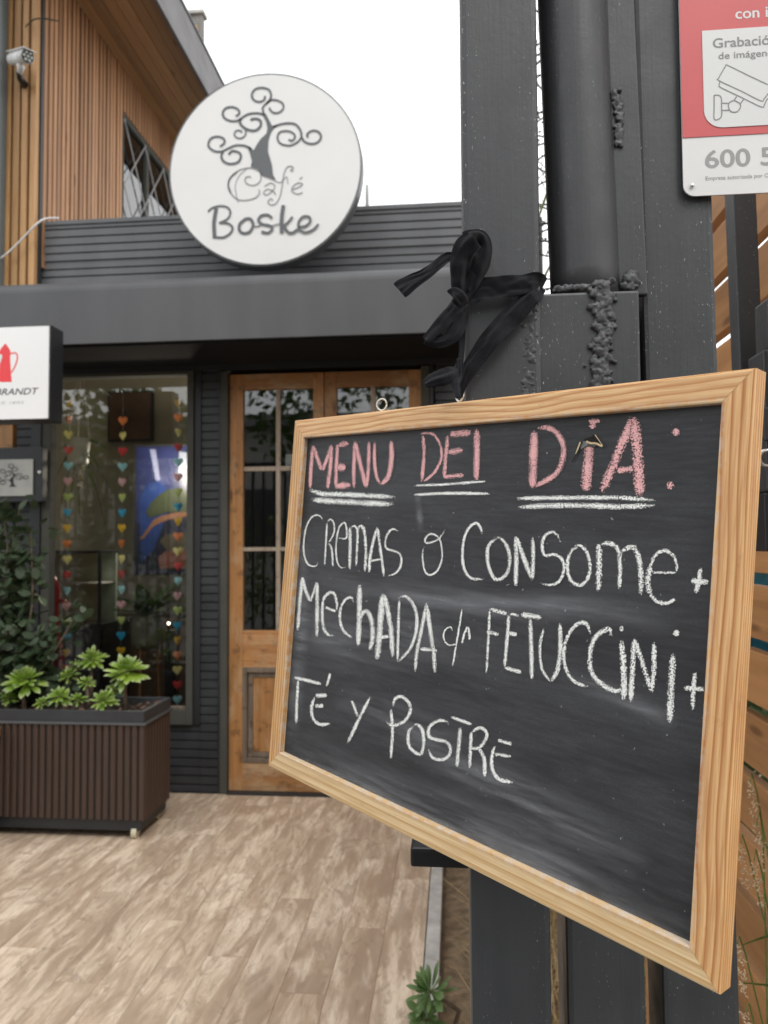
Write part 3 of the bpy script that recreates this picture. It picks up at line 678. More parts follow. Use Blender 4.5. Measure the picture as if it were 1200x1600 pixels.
# ================================================================== PLANTER
pl = thing('planter_box', 'long brown ribbed planter box on cream castors with grey rim, under the window', 'planter')
YP = 3.40; pxr = xY(226, 1200, YP); pxl = pxr-1.02; YP2 = 3.74; pz0, pz1 = zY(226, 1283, YP), zY(225, 1134, YP)
B('core', M['dark_trim'], pl, pxl+.012, pxr-.012, YP+.012, YP2-.012, pz0, pz1-.001)
def half_round(w_, d_, h_, n=7):
    b = MB(); poly = [(-w_/2, 0)] + [(-w_/2*math.cos(math.pi*k/n), -d_*(math.sin(math.pi*k/n))**.5) for k in range(1, n)] + [(w_/2, 0)]
    b.prism(poly, 'z', 0, h_); return b.mesh('slat', M['wpc'])
hm = half_round(.026, .011, pz1-pz0-.002)
x = pxr-.012
while x > pxl+.01:
    o = link('slat', hm, pl); o.location = (x-.004, YP+.0115, pz0+.001); x -= .0345
y = YP+.03
while y < YP2-.01:
    o = link('slat', hm, pl); o.rotation_euler = (0, 0, math.pi/2); o.location = (pxr-.0115, y, pz0+.001); y += .0345
B('base_rail', M['dark_trim'], pl, pxl+.02, pxr-.022, YP+.015, YP2-.02, zY(220, 1299, YP+.015), pz0-.001, c=.003)
zr = zY(222, 1112, YP)
for a in ((pxl-.005, pxr+.005, YP-.006, YP+.03), (pxl-.005, pxr+.005, YP2-.03, YP2+.006), (pxl-.005, pxl+.03, YP+.0305, YP2-.0305), (pxr-.03, pxr+.005, YP+.0305, YP2-.0305)):
    B('rim', M['awning'], pl, *a, pz1, pz1+.012, c=.003)
for a in ((pxl+.004, pxr-.006, YP+.004, YP+.024), (pxl+.004, pxr-.006, YP2-.024, YP2-.004), (pxl+.004, pxl+.022, YP+.0245, YP2-.0245), (pxr-.026, pxr-.006, YP+.0245, YP2-.0245)):
    B('rim', M['siding'], pl, *a, pz1+.0125, zr, c=.002)
B('soil', M['potsoil'], pl, pxl+.025, pxr-.03, YP+.025, YP2-.025, pz1-.03, zr-.03)
for cx, cy in ((pxr-.055, YP+.032), (pxl+.08, YP+.032), (pxr-.055, YP2-.06), (pxl+.08, YP2-.06)):
    b = MB(); b.tube([(cx-.012, cy, .027), (cx+.012, cy, .027)], .027, 18); cw = b.build('castor', M['rubber'], pl)
    b = MB(); b.box(cx-.016, cx-.0125, cy-.012, cy+.012, .02, pz0-.04); b.box(cx+.0125, cx+.016, cy-.012, cy+.012, .02, pz0-.04); b.build('fork', M['steel'], cw)
# second planter, only its corner shows
p2 = thing('low_planter', 'reddish brown low planter whose corner shows at the left edge, before the ribbed planter', 'planter')
q = xY(-28, 1200, 3.25)
B('body', M['wpc'], p2, q-.5, q-.012, 3.25, 3.38, .05, zY(3, 1160, 3.25)-.01, c=.006)
B('rim', M['door_rail'], p2, q-.51, q, 3.24, 3.385, zY(3, 1160, 3.25)-.009, zY(3, 1147, 3.25), c=.004)
B('foot', M['black'], p2, q-.1, q-.05, 3.27, 3.36, 0, .049)

# ---------------- leaves
def leaf_mesh(name, Lh, Wd, m, curl=.15, tip=True, thick=0, shape=1.0, n=6, wpos=.62):
    """spoon-shaped leaf along +x, arching in z"""
    b = MB()
    for i in range(n+1):
        t = i/n; wd = Wd/2*(math.sin(math.pi*min(1, t**shape))**.7 if 0 < t < 1 else 0.02)
        if t < wpos: wd *= .35+.65*t/wpos
        x_ = Lh*t; z_ = curl*Lh*(t*t) ; dz = wd*.25
        for s_ in (-1, 0, 1):
            b.v.append((x_, s_*wd, z_ + (dz if s_ else 0))); b.e.append((max(0, (t-.75)/.25))*.9 if tip else 0.)
    b.f = [(i*3+k, i*3+k+1, (i+1)*3+k+1, (i+1)*3+k) for i in range(n) for k in range(2)]
    return b.mesh(name, m, True)
def rosette(root, c, meshes, r, nl, tilt0=8, tilt1=75, axis=Vector((0, 0, 1)), seed=1):
    rnd = random.Random(seed); q = axis.to_track_quat('Z', 'Y')
    for i in range(nl):
        t = i/nl; a = i*2.39996; el = rad(tilt0+(tilt1-tilt0)*t**1.1 + rnd.uniform(-14, 14))
        o = link('leaf', meshes, root); sc_ = r*(1-.45*t)*rnd.uniform(.72, 1.15)
        R_ = Matrix.Rotation(a, 4, 'Z') @ Matrix.Rotation(-el, 4, 'Y')
        o.matrix_local = Matrix.Translation(Vector(c)) @ q.to_matrix().to_4x4() @ R_ @ Matrix.Translation((.06*r, 0, 0)) @ Matrix.Diagonal((sc_, sc_*rnd.uniform(.8, 1.25), sc_*rnd.uniform(.5, 1.6), 1))
ael = leaf_mesh('leaf', 1, .30, M['aeonium'], .12, True, shape=1.5, wpos=.8)
AE = [((40, 1062), .155, 30, 3.50, 'large bright green aeonium standing on its own at the left end of the planter'),
 ((92, 1088), .10, 24, 3.45, 'low bright aeonium rosette left of the planter middle, close to the rim'),
 ((122, 1092), .07, 14, 3.52, 'small dark-centred aeonium rosette on a short stem between two low ones'),
 ((108, 1055), .085, 18, 3.62, 'small yellow-green aeonium rosette behind the low ones'),
 ((143, 1030), .125, 26, 3.66, 'tallest loose aeonium rosette at the back of the planter'),
 ((162, 1094), .105, 26, 3.46, 'low wide aeonium rosette at the planter rim, right of the middle'),
 ((197, 1048), .165, 34, 3.52, 'largest pale-tipped aeonium on a long stem at the right end of the planter'),
 ((66, 1098), .065, 16, 3.47, 'tiny low aeonium between the far left large one and its low neighbour'),
 ((178, 1078), .075, 18, 3.60, 'small aeonium tucked just under the largest one at the right'),
 ((120, 1040), .075, 16, 3.68, 'small aeonium at the back, left of the tallest loose rosette'),
 ((14, 1090), .085, 18, 3.50, 'low aeonium at the left photo edge below the shrub'),
 ((136, 1066), .07, 16, 3.58, 'small mid-height aeonium below the tallest loose rosette')]
for i, ((px, py), r, nl, Yp, lab) in enumerate(AE):
    c = atY(px, py, Yp); t = thing('aeonium', lab, 'succulent', 'aeoniums in the ribbed planter', (c.x, c.y, zr-.03))
    t_z = zr-.03; top = Vector((0, 0, c.z-t_z))
    b = MB(); b.tube([(0, 0, -.02), (random.uniform(-.01, .01), .0, top.z*.5), tuple(top)], [.011, .009, .008], 8); b.build('stem', M['bark'], t, True)
    rosette(t, top, ael, r*.66, int(nl*1.9), -34, 82, Vector((random.uniform(-.1, .1), -.45, 1)).normalized(), i)
# dark fallen foliage between them
shl = leaf_mesh('leaf', .066, .040, M['shrub'], .08, False, wpos=.3, n=4)
def branchy(root, base, tips, m, r0=.008, leaf=None, nl=10, spread=.05, seed=3, lname='leaf', both=.5):
    rnd = random.Random(seed)
    for tp in tips:
        b0 = Vector(base); t1 = Vector(tp); mid = (b0+t1)/2 + Vector((rnd.uniform(-.06, .06), rnd.uniform(-.04, .04), rnd.uniform(0, .08)))
        pts = catmull([b0, mid, t1], .03); b = MB(); b.tube([tuple(p) for p in pts], [r0*(1-.75*i/len(pts)) for i in range(len(pts))], 6); b.build('branch', m, root, True)
        if leaf:
            for k in range(nl):
                u = both+(1-both)*rnd.random(); p = pts[min(len(pts)-1, int(u*len(pts)))]
                o = link(lname, leaf, root); s_ = rnd.uniform(.7, 1.25)
                o.matrix_local = Matrix.Translation(p+Vector([rnd.gauss(0, spread*.35) for _ in 'xyz'])) @ Matrix.Rotation(rnd.uniform(0, 6.28), 4, 'Z') @ Matrix.Rotation(rnd.uniform(-.9, .6), 4, 'Y') @ Matrix.Rotation(rnd.uniform(-.6, .6), 4, 'X') @ Matrix.Scale(s_, 4)
sb = atY(15, 1105, 3.62)
sh = thing('leafy_shrub', 'dull green oval-leaved shrub climbing beside the window behind the planter', 'shrub', None, (sb.x, 3.62, zr-.03))
O = Vector(sh.location); P_ = lambda x, y, Y: atY(x, y, Y)-O
tips = [P_(5, 800, 3.7), P_(30, 795, 3.75), P_(48, 830, 3.72), P_(12, 850, 3.6), P_(38, 880, 3.7), P_(2, 930, 3.6), P_(30, 960, 3.62), P_(10, 985, 3.5), P_(50, 1000, 3.6), P_(70, 1010, 3.6), P_(118, 962, 3.62), P_(28, 1025, 3.55), P_(60, 1055, 3.6), P_(-15, 880, 3.6), P_(-10, 1010, 3.5), P_(20, 830, 3.7), P_(5, 1060, 3.55), P_(70, 1075, 3.62), P_(112, 1070, 3.66)]
branchy(sh, (0, 0, 0), tips, M['bark'], .009, shl, 16, .12, 5, both=.3)
lit = MB(); rl = random.Random(31)
for k in range(110):
    p = Vector((rl.uniform(pxl+.05, pxr-.05), rl.uniform(YP+.05, YP2-.05), zr-.022)); a = Vector((rl.gauss(0, 1), rl.gauss(0, 1), rl.uniform(0, .9))).normalized(); s_ = a.orthogonal().normalized(); l_ = rl.uniform(.015, .045)
    lit.add([p, p+a*l_*.5+s_*l_*.22, p+a*l_, p+a*l_*.5-s_*l_*.22], [(0, 1, 2, 3)])
tag(lit.build('leaf_litter', simple('withered_leaf', (.16, .085, .06), .8, .5, 30), pl), kind='stuff')
rg = random.Random(8); fo = MB()
for tp in tips:
    for k in range(54):
        u = rg.uniform(.3, 1.05); p = tp*u+Vector([rg.gauss(0, .036) for _ in 'xyz']); a = Vector([rg.gauss(0, 1), rg.gauss(0, 1), rg.gauss(0, .6)]).normalized(); s_ = a.orthogonal().normalized(); l_ = .06*rg.uniform(.7, 1.3)
        fo.add([p, p+a*l_*.35+s_*l_*.32, p+a*l_*.75+s_*l_*.27, p+a*l_, p+a*l_*.75-s_*l_*.27, p+a*l_*.35-s_*l_*.32], [(0, 1, 2, 3, 4, 5)])
tag(fo.build('foliage', M['shrub'], sh), kind='stuff')

# ================================================================== FOREGROUND GATE POSTS
YA = .785
gp = thing('steel_gate_post', 'chipped charcoal steel gate post of welded square tube, round pipe and hinge plate', 'gate post')
def post(name, a, b_, wpx, Y, depth, m, parent, c=.006, rnd=False, extra=(0, 0)):
    """upright between two measured points on plane Y, running from the ground to above the frame"""
    p, q = atY(*a, Y), atY(*b_, Y); d = (q-p); d /= d.z
    w_ = (atY(a[0]+wpx, a[1], Y)-p).length
    z0, z1 = extra if extra != (0, 0) else (-.05, 2.35)
    lo, hi = p+d*(z0-p.z), p+d*(z1-p.z)
    b = MB()
    if rnd:
        n = 32; r = w_/2; lo2, hi2 = lo+Vector((r, r, 0)), hi+Vector((r, r, 0)); b.tube([lo2+(hi2-lo2)*k/20 for k in range(21)], r, n); return b.build(name, m, parent, True)
    X_ = Vector((1, 0, 0)); Z_ = (hi-lo).normalized(); Y_ = Z_.cross(X_).normalized()
    T = Matrix.Translation(lo) @ Matrix((X_, Y_, Z_)).transposed().to_4x4()
    b.cbox(0, w_, 0, depth, 0, (hi-lo).length, c=c, M=T); return b.build(name, m, parent, False)
post('square_tube', (719, 0), (734, 1380), 119, YA, .079, M['post'], gp)
post('round_pipe', (848, 0), (868, 448), 113, YA+.004, 0, M['pipe'], gp, rnd=True, extra=(atY(905, 452, YA).z-.01, 2.35))
post('lower_tube', (885, 1450), (888, 1600), 122, YA+.03, .08, M['post'], gp, extra=(-.05, atY(900, 700, YA).z))
hz1, hz0 = atY(900, 455, YA).z, atY(900, 700, YA).z
B('hinge_plate', M['post'], gp, atY(837, 500, YA).x, atY(1001, 500, YA).x, YA+.003, YA+.075, hz0, hz1, c=.003)
post('flat_bar', (946, 0), (966, 450), 45, YA+.022, .01, M['post'], gp, c=.002, extra=(hz1+.001, 2.35))
B('flat_bar', M['post'], gp, atY(975, 500, YA).x, atY(1003, 500, YA).x, YA+.0765, YA+.09, hz0, hz1)
arm = MB(); a0, a1 = atY(641, 1335, .95), atY(720, 1335, .95)
arm.cbox(a0.x, a1.x+.06, .95, .99, atY(660, 1356, .95).z, atY(660, 1326, .95).z, c=.004); arm.build('bracket_arm', M['black'], gp)
def weld(path, wpx, Y, seed, dens=1.0, big=1.0):
    rnd = random.Random(seed); b = MB(); st = random.getstate(); random.seed(seed)
    P = catmull([Vector(p) for p in path], 3.0)
    for p in P:
        for k in range(int(3*dens)+1):
            ox = rnd.gauss(0, wpx*.28); c = atY(p.x+ox, p.y+rnd.uniform(-3, 3), Y)
            r = .0028*big*rnd.choice([rnd.uniform(.45, 1.0), rnd.uniform(.7, 1.7)])*(1-.4*min(1, abs(ox)/wpx)); b.blob((c.x, c.y+r*.2, c.z), r, 1, .28, (1.1, .8, 1.0))
    for k in range(0):
        p = P[rnd.randrange(len(P))]; c = atY(p.x+rnd.gauss(0, wpx*1.2), p.y+rnd.uniform(-6, 6), Y); b.blob(c, .0009*rnd.uniform(.6, 1.3), 1, .2)
    random.setstate(st); o = b.build('weld_bead', M['weld'], gp, True)
    md = o.modifiers.new('fuse', 'REMESH'); md.mode = 'VOXEL'; md.voxel_size = .0008; md2 = o.modifiers.new('soft', 'SMOOTH'); md2.iterations = 5; md2.factor = .5
    me = bpy.data.meshes.new_from_object(o.evaluated_get(bpy.context.evaluated_depsgraph_get())); o.modifiers.clear(); o.data = me; me.materials.clear(); me.materials.append(M['weld'])
    for p_ in me.polygons: p_.use_smooth = True
    return o
weld([(825, 470), (827, 530), (824, 600), (826, 640)], 19, YA+.001, 1)
weld([(936, 440), (946, 500), (938, 560), (946, 640)], 30, YA+.001, 2, 1.6, 1.35)
weld([(985, 430), (984, 448)], 18, YA+.018, 3, 2, 1.4); weld([(983, 460), (989, 520), (984, 560), (990, 620)], 15, YA+.074, 4, 1.1, 1.1)
weld([(868, 452), (905, 448), (950, 452)], 9, YA+.004, 5, 1.2, .9); weld([(962, 142), (968, 185), (966, 228)], 12, YA+.02, 6, 1, .9)
gp2 = thing('steel_side_post', 'dark square steel post right of the round pipe, carrying the red notice', 'gate post')
post('square_tube', (991, 0), (1037, 1560), 112, YA+.035, .07, M['post'], gp2, c=.005)
tag(post('timber_strip', (1014, 1480), (1016, 1600), 24, YA+.15, .02, M['fence'], None, c=.002, extra=(-.05, .95)), 'thin brown timber strip standing between the two lower steel tubes', 'timber post')

# fence bar and latch at the right edge
fb = thing('steel_fence_bar', 'slim charcoal steel upright in front of the timber slats, below the red notice', 'fence post')
post('square_tube', (1146, 305), (1157, 570), 36, 1.22, .04, M['post'], fb, c=.003, extra=(atY(1150, 760, 1.22).z, 2.35))
lt = thing('gate_latch', 'black steel latch box with bolt hole, at the right edge behind the board corner', 'latch')
qx = atY(1186, 600, 1.12).x
B('box', M['pipe'], lt, qx, qx+.12, 1.10, 1.16, atY(1190, 768, 1.1).z, atY(1190, 545, 1.1).z, c=.004)
B('bolt_case', M['black'], lt, atY(1189, 800, 1.12).x, qx+.12, 1.105, 1.15, atY(1190, 862, 1.1).z, atY(1190, 769, 1.1).z, c=.003)
B('plate', M['post'], lt, qx-.006, qx+.12, 1.090, 1.098, atY(1190, 690, 1.1).z, atY(1190, 638, 1.1).z, c=.002)
B('upright', M['post'], lt, atY(1194, 500, 1.12).x, atY(1194, 500, 1.12).x+.06, 1.105, 1.155, atY(1190, 544, 1.1).z, atY(1195, 462, 1.1).z, c=.004)
b = MB(); rc = atY(1199, 716, 1.088)
b.tube([(rc.x+.011*math.cos(k*.5236), rc.y, rc.z+.011*math.sin(k*.5236)) for k in range(13)], .003, 6); b.build('ring', M['steel'], lt, True)

# red security notice
YN = .812
rn = thing('security_notice', 'red and white recording notice with a camera drawing, screwed to the steel side post', 'sign')
nx0, nz0 = atY(1068, 300, YN).x, atY(1100, 305.5, YN).z
nw, nh = .30, .45; r_ = .012
poly = [(nx0+nw, nz0), (nx0+nw, nz0+nh), (nx0, nz0+nh)] + [(nx0+r_-r_*math.cos(a), nz0+r_-r_*math.sin(a)) for a in [rad(t) for t in range(0, 91, 15)]]
b = MB(); b.prism(poly, 'y', YN, YN+.002); b.build('plate', simple('white_notice_plastic', (.74, .73, .72), .3, .04, 5), rn)
s = Mt('faded_red_print', .35, .5); s.col(s.ramp(s.noise(s.coord(), 6, 4), (.3, (.56, .085, .09)), (.7, (.61, .105, .11)))); redn = s.m
yr = atY(1100, 214, YN).z
B('red_field', redn, rn, nx0+.0003, nx0+nw-.0003, YN-.0008, YN-.0001, yr, nz0+nh-.0003)
cx0 = atY(1098, 120, YN).x; ct = atY(1150, 46, YN).z; cb_ = atY(1140, 199.5, YN).z; r2 = .019
poly = [(cx0+.2, cb_), (cx0+.2, ct), (cx0, ct)] + [(cx0+r2-r2*math.cos(a), cb_+r2-r2*math.sin(a)) for a in [rad(t) for t in range(0, 91, 15)]]
b = MB(); b.prism(poly, 'y', YN-.0015, YN-.0009); b.build('white_field', M['white'], rn)
gpnt = simple('grey_notice_print', (.25, .245, .245), .5, .05, 4)
text('con i', 1149, 30.5, 17.5, 50, YN, M['white'], rn, 'notice_lettering', 0, .018, 'white words on red', -.03, -.0010)
text('Grabación', 1113.5, 76.5, 15.5, 100, YN, gpnt, rn, 'notice_lettering', 0, .016, None, -.04, -.0017)
text('de imágenes', 1122, 94, 11, 92, YN, gpnt, rn, 'notice_lettering', 0, .012, None, -.04, -.0017)
text('600 5', 1102.5, 262.5, 28.5, 106, YN, simple('pale_grey_notice_print', (.33, .325, .32), .5, .05, 4), rn, 'phone_number', 0, .022, 'large grey numerals', -.04, -.0002)
text('Empresa autorizada por O', 1102.5, 282, 6.6, 99, YN, gpnt, rn, 'small_lettering', 0, 0, 'small grey line', -.04, -.0002)
ib = MB(); mi = lambda x, y: atY(1050+x/5.16, y/5.16, YN-.0017)
for j, (p, cl) in enumerate([([(774,682),(600,600),(450,527),(432,533),(378,628),(380,650),(560,735),(715,812),(740,800),(800,720)],0), ([(385,662),(380,690),(395,706),(560,785),(720,862),(742,850),(775,795),(830,830)],0),
  ([(340,768),(378,768),(398,790),(400,860),(400,930),(385,955),(342,962),(340,860)],1), ([(402,832),(458,832)],0), ([(402,890),(462,888)],0), ([(502,808),(548,835),(550,870),(520,902),(475,898),(455,860),(465,825)],1), ([(522,778),(500,808)],0), ([(578,800),(550,838)],0)]):
    ribbon(ib, p, 9, lambda x, y, j=j: mi(x, y)+Vector((0, -.00002*j, 0)), closed=bool(cl), step=12)
ib.e = [0.]*len(ib.v); tag(ib.build('camera_drawing', gpnt, rn), 'outline drawing of a surveillance camera')
b = MB(); b.blob(atY(1082, 289.5, YN-.002), .0024, 2, 0, (1, .5, 1)); b.build('screw', M['steel'], rn, True)

# ================================================================== SIDE FENCE OF SLATS
sf = thing('slat_fence', 'garden fence of horizontal orange-brown timber slats running back behind the steel posts', 'fence')
XFn = .655
for k in range(-1, 20):
    z_top = atX(1112, 368, XFn).z + .145*5 - .145*k
    if z_top < .05: break
    zc = z_top
    B('slat', M['fence'], sf, XFn, XFn+.028, .75, 2.5, zc-.116, zc, c=.002)
    B('slat', M['fence'], sf, XFn, XFn+.028, 2.505, 4.3, zc-.116, zc, c=.002)
for yy in (.9, 2.48, 4.2): B('post', M['fence'], sf, XFn+.03, XFn+.09, yy, yy+.06, -.05, 2.6, c=.003)
tarp = simple('blue_tarpaulin', (.02, .30, .52), .4, .4, 14, bump=.6, bscale=30)
tb_ = MB(); n = 16
for i in range(n+1):
    for j in range(n+1):
        y_ = 1.0+i*.10; z_ = .95+j*.027; tb_.v.append((.78+.02*noise.noise(Vector((y_*6, z_*8, 0))), y_, z_)); tb_.e.append(0.)
tb_.f = [(i*(n+1)+j, i*(n+1)+j+1, (i+1)*(n+1)+j+1, (i+1)*(n+1)+j) for i in range(n) for j in range(n)]
tag(tb_.build('tarpaulin', tarp, None, True), 'crumpled blue tarpaulin glimpsed through the gaps of the slat fence', 'tarpaulin')

# ================================================================== PLANTS IN THE BED
def blade(b, base, tip, w_, sag=.1, n=6):
    b0, t1 = Vector(base), Vector(tip); side = (t1-b0).cross(Vector((.3, 1, .2))).normalized()
    for i in range(n+1):
        t = i/n; p = b0.lerp(t1, t)+Vector((0, 0, -sag*(t*t)*(t1-b0).length)); ww = w_*(1-t)**.6
        b.v += [tuple(p-side*ww), tuple(p+side*ww)]; b.e += [0., 0.]
    o = len(b.v)-2*(n+1); b.f += [(o+2*i, o+2*i+1, o+2*i+3, o+2*i+2) for i in range(n)]
rg = random.Random(11); b = MB()
for k in range(2600):
    x_ = rg.uniform(.12, .62); y_ = rg.uniform(1.0, 3.6); h = rg.uniform(.08, .38)
    blade(b, (x_, y_, -.05), (x_+rg.gauss(0, .12), y_+rg.gauss(0, .12), -.05+h), rg.uniform(.0012, .003), .25, 4)
tag(b.build('dry_grass', M['dry'], None), 'tangle of straw coloured dry grass in the garden bed', 'grass', kind='stuff')
b = MB()
for k in range(220):
    x_ = rg.uniform(.15, .64); y_ = rg.uniform(1.1, 3.4); h = rg.uniform(.06, .25)
    blade(b, (x_, y_, -.05), (x_+rg.gauss(0, .1), y_+rg.gauss(0, .1), -.05+h), rg.uniform(.002, .004), .3, 4)
tag(b.build('green_grass', M['green_grass'], None), 'sparse green grass blades among the dry grass', 'grass', kind='stuff')
# flowering grass stalks beside the board's right edge
for i, (bx_, tp, Ys, lab, bl) in enumerate([((1215, 1700), (1152, 1475), 1.25, 'low seeding grass stalk leaning left at the bottom right', 0), ((1190, 1750), (1182, 1290), 1.35, 'tall seeding grass stalk with a drooping straw head beside the board', 1), ((1240, 1700), (1178, 1345), 1.3, 'seeding grass stalk bent towards the board edge', 1), ((1225, 1500), (1172, 1222), 1.45, 'highest thin seeding grass stalk against the slats', 0), ((1180, 1800), (1165, 1580), 1.2, 'short seeding grass stalk at the very bottom right', 0), ((1240, 1650), (1158, 1320), 1.4, 'slender seeding grass stalk with side spikelets', 0)]):
    bp, tpp = atY(*bx_, Ys), atY(*tp, Ys); base = Vector((bp.x, Ys, -.05)); t = thing('grass_stalk', lab, 'grass', 'seeding grass stalks by the slat fence', base)
    pts = catmull([Vector((0, 0, 0)), (bp-base)*.8+Vector((.01, 0, 0)), (tpp-base)*.97+Vector((.01, 0, .01)), tpp-base], .04)
    b = MB(); b.tube([tuple(p) for p in pts], [.0013]*len(pts), 5); b.build('stem', M['green_grass'], t)
    b = MB()
    for k in range(60):
        u = rg.random(); p = (tpp-base)+Vector((rg.gauss(0, .003)+.010*u, rg.gauss(0, .003), -.075*u)); d = Vector((rg.gauss(0, .5), rg.gauss(0, .4), -.6+rg.random())).normalized()*.006
        b.tube([tuple(p), tuple(p+d*.5), tuple(p+d)], [.0004, .0012, .0002], 4)
    b.build('seed_head', M['seed'], t)
    if bl:
        b = MB(); q0 = atY(1240, tp[1]+120+i*40, Ys); q1 = atY(1150, tp[1]+185, Ys); blade(b, q0-base, q1-base, .0035, .06, 8); b.build('blade', M['green_grass'], t)
# foreground succulent at the kerb
Ysu = 2.16; sc0 = atY(672, 1548, Ysu)
su = thing('kerb_succulent', 'grey-green succulent rosettes leaning over the terrace kerb', 'succulent', None, (sc0.x+.05, Ysu, -.045))
sl = leaf_mesh('leaf', 1, .34, M['succulent'], .18, True, shape=1.3, wpos=.8)
O = Vector(su.location); c1, c2 = sc0-O, atY(665, 1592, Ysu)-O
b = MB(); b.tube([(0, 0, 0), (.03, 0, .1), tuple(c1)], [.008, .007, .006], 8); b.build('stem', M['bark'], su, True)
b = MB(); b.tube([(0, 0, 0), (.0, -.01, .05), tuple(c2)], [.008, .007, .006], 8); b.build('stem', M['bark'], su, True)
rosette(su, c1, sl, .078, 34, -25, 75, Vector((-.75, -.25, .6)).normalized(), 5)
rosette(su, c2, sl, .070, 28, -20, 75, Vector((-.3, -.5, .3)).normalized(), 6)
for dx, dz in ((.055, .035), (.06, .0), (.02, -.05)):
    o = link('leaf', sl, su); o.matrix_local = Matrix.Translation(c1+Vector((.012, 0, -.002))) @ Vector((dx, 0, dz)).to_track_quat('X', 'Z').to_matrix().to_4x4() @ Matrix.Scale(.065, 4)
# bare climbing shrub whose twigs cross the gap between tube and pipe
bs = thing('bare_shrub', 'bare twiggy shrub showing in the bright gap between square tube and round pipe', 'shrub', None, (.5, 3.0, -.05))
O = Vector(bs.location); b = MB(); b.tube([(0, 0, 0), (-.04, 0, 1.2), (.02, 0, 2.4), (.1, 0, 4.3)], [.03, .025, .02, .01], 8); b.build('trunk', M['bark'], bs, True)
tw = MB(); rg = random.Random(21)
for k, y_ in enumerate([25, 60, 78, 95, 112, 140, 180, 186, 205, 222, 248, 268, 290, 318, 330, 348, 365, 380, 402, 432, 445]):
    p0 = atY(892+rg.uniform(0, 12), y_+rg.uniform(-30, 30), 3.0)-O; p1 = atY(850+rg.uniform(-6, 6), y_+rg.uniform(-8, 8), 3.0)-O; p2 = atY(818, y_+rg.uniform(-40, 40), 3.0)-O
    P = catmull([p0, p1, p2], .02); tw.tube([tuple(p) for p in P], [.004]*len(P), 5)
    for j in range(9):
        p = P[rg.randrange(len(P))]; d = Vector((rg.gauss(0, .03), rg.gauss(0, .03), rg.gauss(0, .035))); tw.tube([tuple(p), tuple(p+d)], [.003, .0012], 4)
        if rg.random() < .5: tw.blob(p+d, .006, 1, .3)
tw.build('twigs', M['twig'], bs)
b = MB()
for a, c in (((866, 268), (838, 350)), ((868, 400), (842, 448))): b.tube([tuple(atY(*a, 2.4)-O), tuple(atY(*c, 2.4)-O)], .0045, 6)
b.build('green_stem', M['greenstem'], bs)

# ================================================================== INSIDE THE WINDOW
# heart garlands
HC = {'y': (.90, .55, .03), 'o': (.92, .27, .07), 'l': (.88, .78, .28), 'r': (.66, .05, .06), 'c': (.38, .76, .84), 'p': (.92, .50, .56), 'g': (.58, .70, .22), 'b': (.03, .44, .75)}
HM = {k: simple('paper_'+k, v_, .7, .08, 20) for k, v_ in HC.items()}
def heart_mesh(m):
    b = MB(); n = 20; o_ = []
    for i in range(n):
        t = 2*math.pi*i/n; o_.append((.0172*math.sin(t)**3*1.08, (.0135*math.cos(t)-.0052*math.cos(2*t)-.002*math.cos(3*t)-.001*math.cos(4*t))*1.25))
    ctr = (0, -.001)
    for sgn_ in (-1, 1):   # two lobed pillow halves: proud at the middle
        base = len(b.v); b.v.append((ctr[0], sgn_*.006, ctr[1])); b.e.append(0.)
        for p in o_: b.v.append((p[0]*.6, sgn_*.0045, p[1]*.6)); b.e.append(0.)
        for p in o_: b.v.append((p[0], 0, p[1])); b.e.append(0.)
        for i in range(n):
            j = (i+1) % n; b.f += [(base, base+1+i, base+1+j), (base+1+i, base+1+n+i, base+1+n+j, base+1+j)]
    return b.mesh('paper_heart', m)
HMe = {k: heart_mesh(m) for k, m in HM.items()}
seqs = ['yolrcpgbyolrcpgbyorc', 'orlrcpgbyolrcpgbyorc', 'yolrcpgbyolrcpgbylrc']
rg = random.Random(4)
for gi, (xt, xb, ys, lab, sq) in enumerate([(108, 102, 630, 'left paper heart garland, beside the hanging pot inside the window', 'yolrcpgbyolrcpgbyo'), (192.5, 188, 657, 'middle paper heart garland inside the shop window', 'olrcpgbyolrcpgbyorc'), (279, 277, 629, 'right paper heart garland, in front of the blue screen', 'yolrcpgbyolrcpgbyolrc')]):
    Yg = YF+.10; pt = atY(xt, 596, Yg); t = thing('heart_garland', lab, 'garland', 'paper heart garlands in the shop window', pt)
    last = None
    for k, ch in enumerate(sq):
        y_ = ys+k*(24.4 if gi == 0 else 24.0 if gi == 1 else 23.2); f_ = (y_-600)/500; p = atY(xt+(xb-xt)*f_, y_, Yg)-pt
        o = link('paper_heart', HMe[ch], t); o.location = p; o.rotation_euler = (0, 0, rg.choice([rg.uniform(-.5, .5), rg.uniform(-.4, .4), rg.uniform(.7, 1.2)])); o.scale = (1.5,)*3
        o['label'] = {'y': 'golden', 'o': 'orange', 'l': 'pale yellow', 'r': 'red', 'c': 'pale blue', 'p': 'pink', 'g': 'light green', 'b': 'bright blue'}[ch]+' paper heart'; last = p
    b = MB(); b.tube([(0, .0, .06), tuple(last*.5), tuple(last)], .0009, 5); b.build('string', simple('garland_thread', (.35, .35, .33), .8, .1, 20) if gi == 0 else bpy.data.materials['garland_thread'], t)
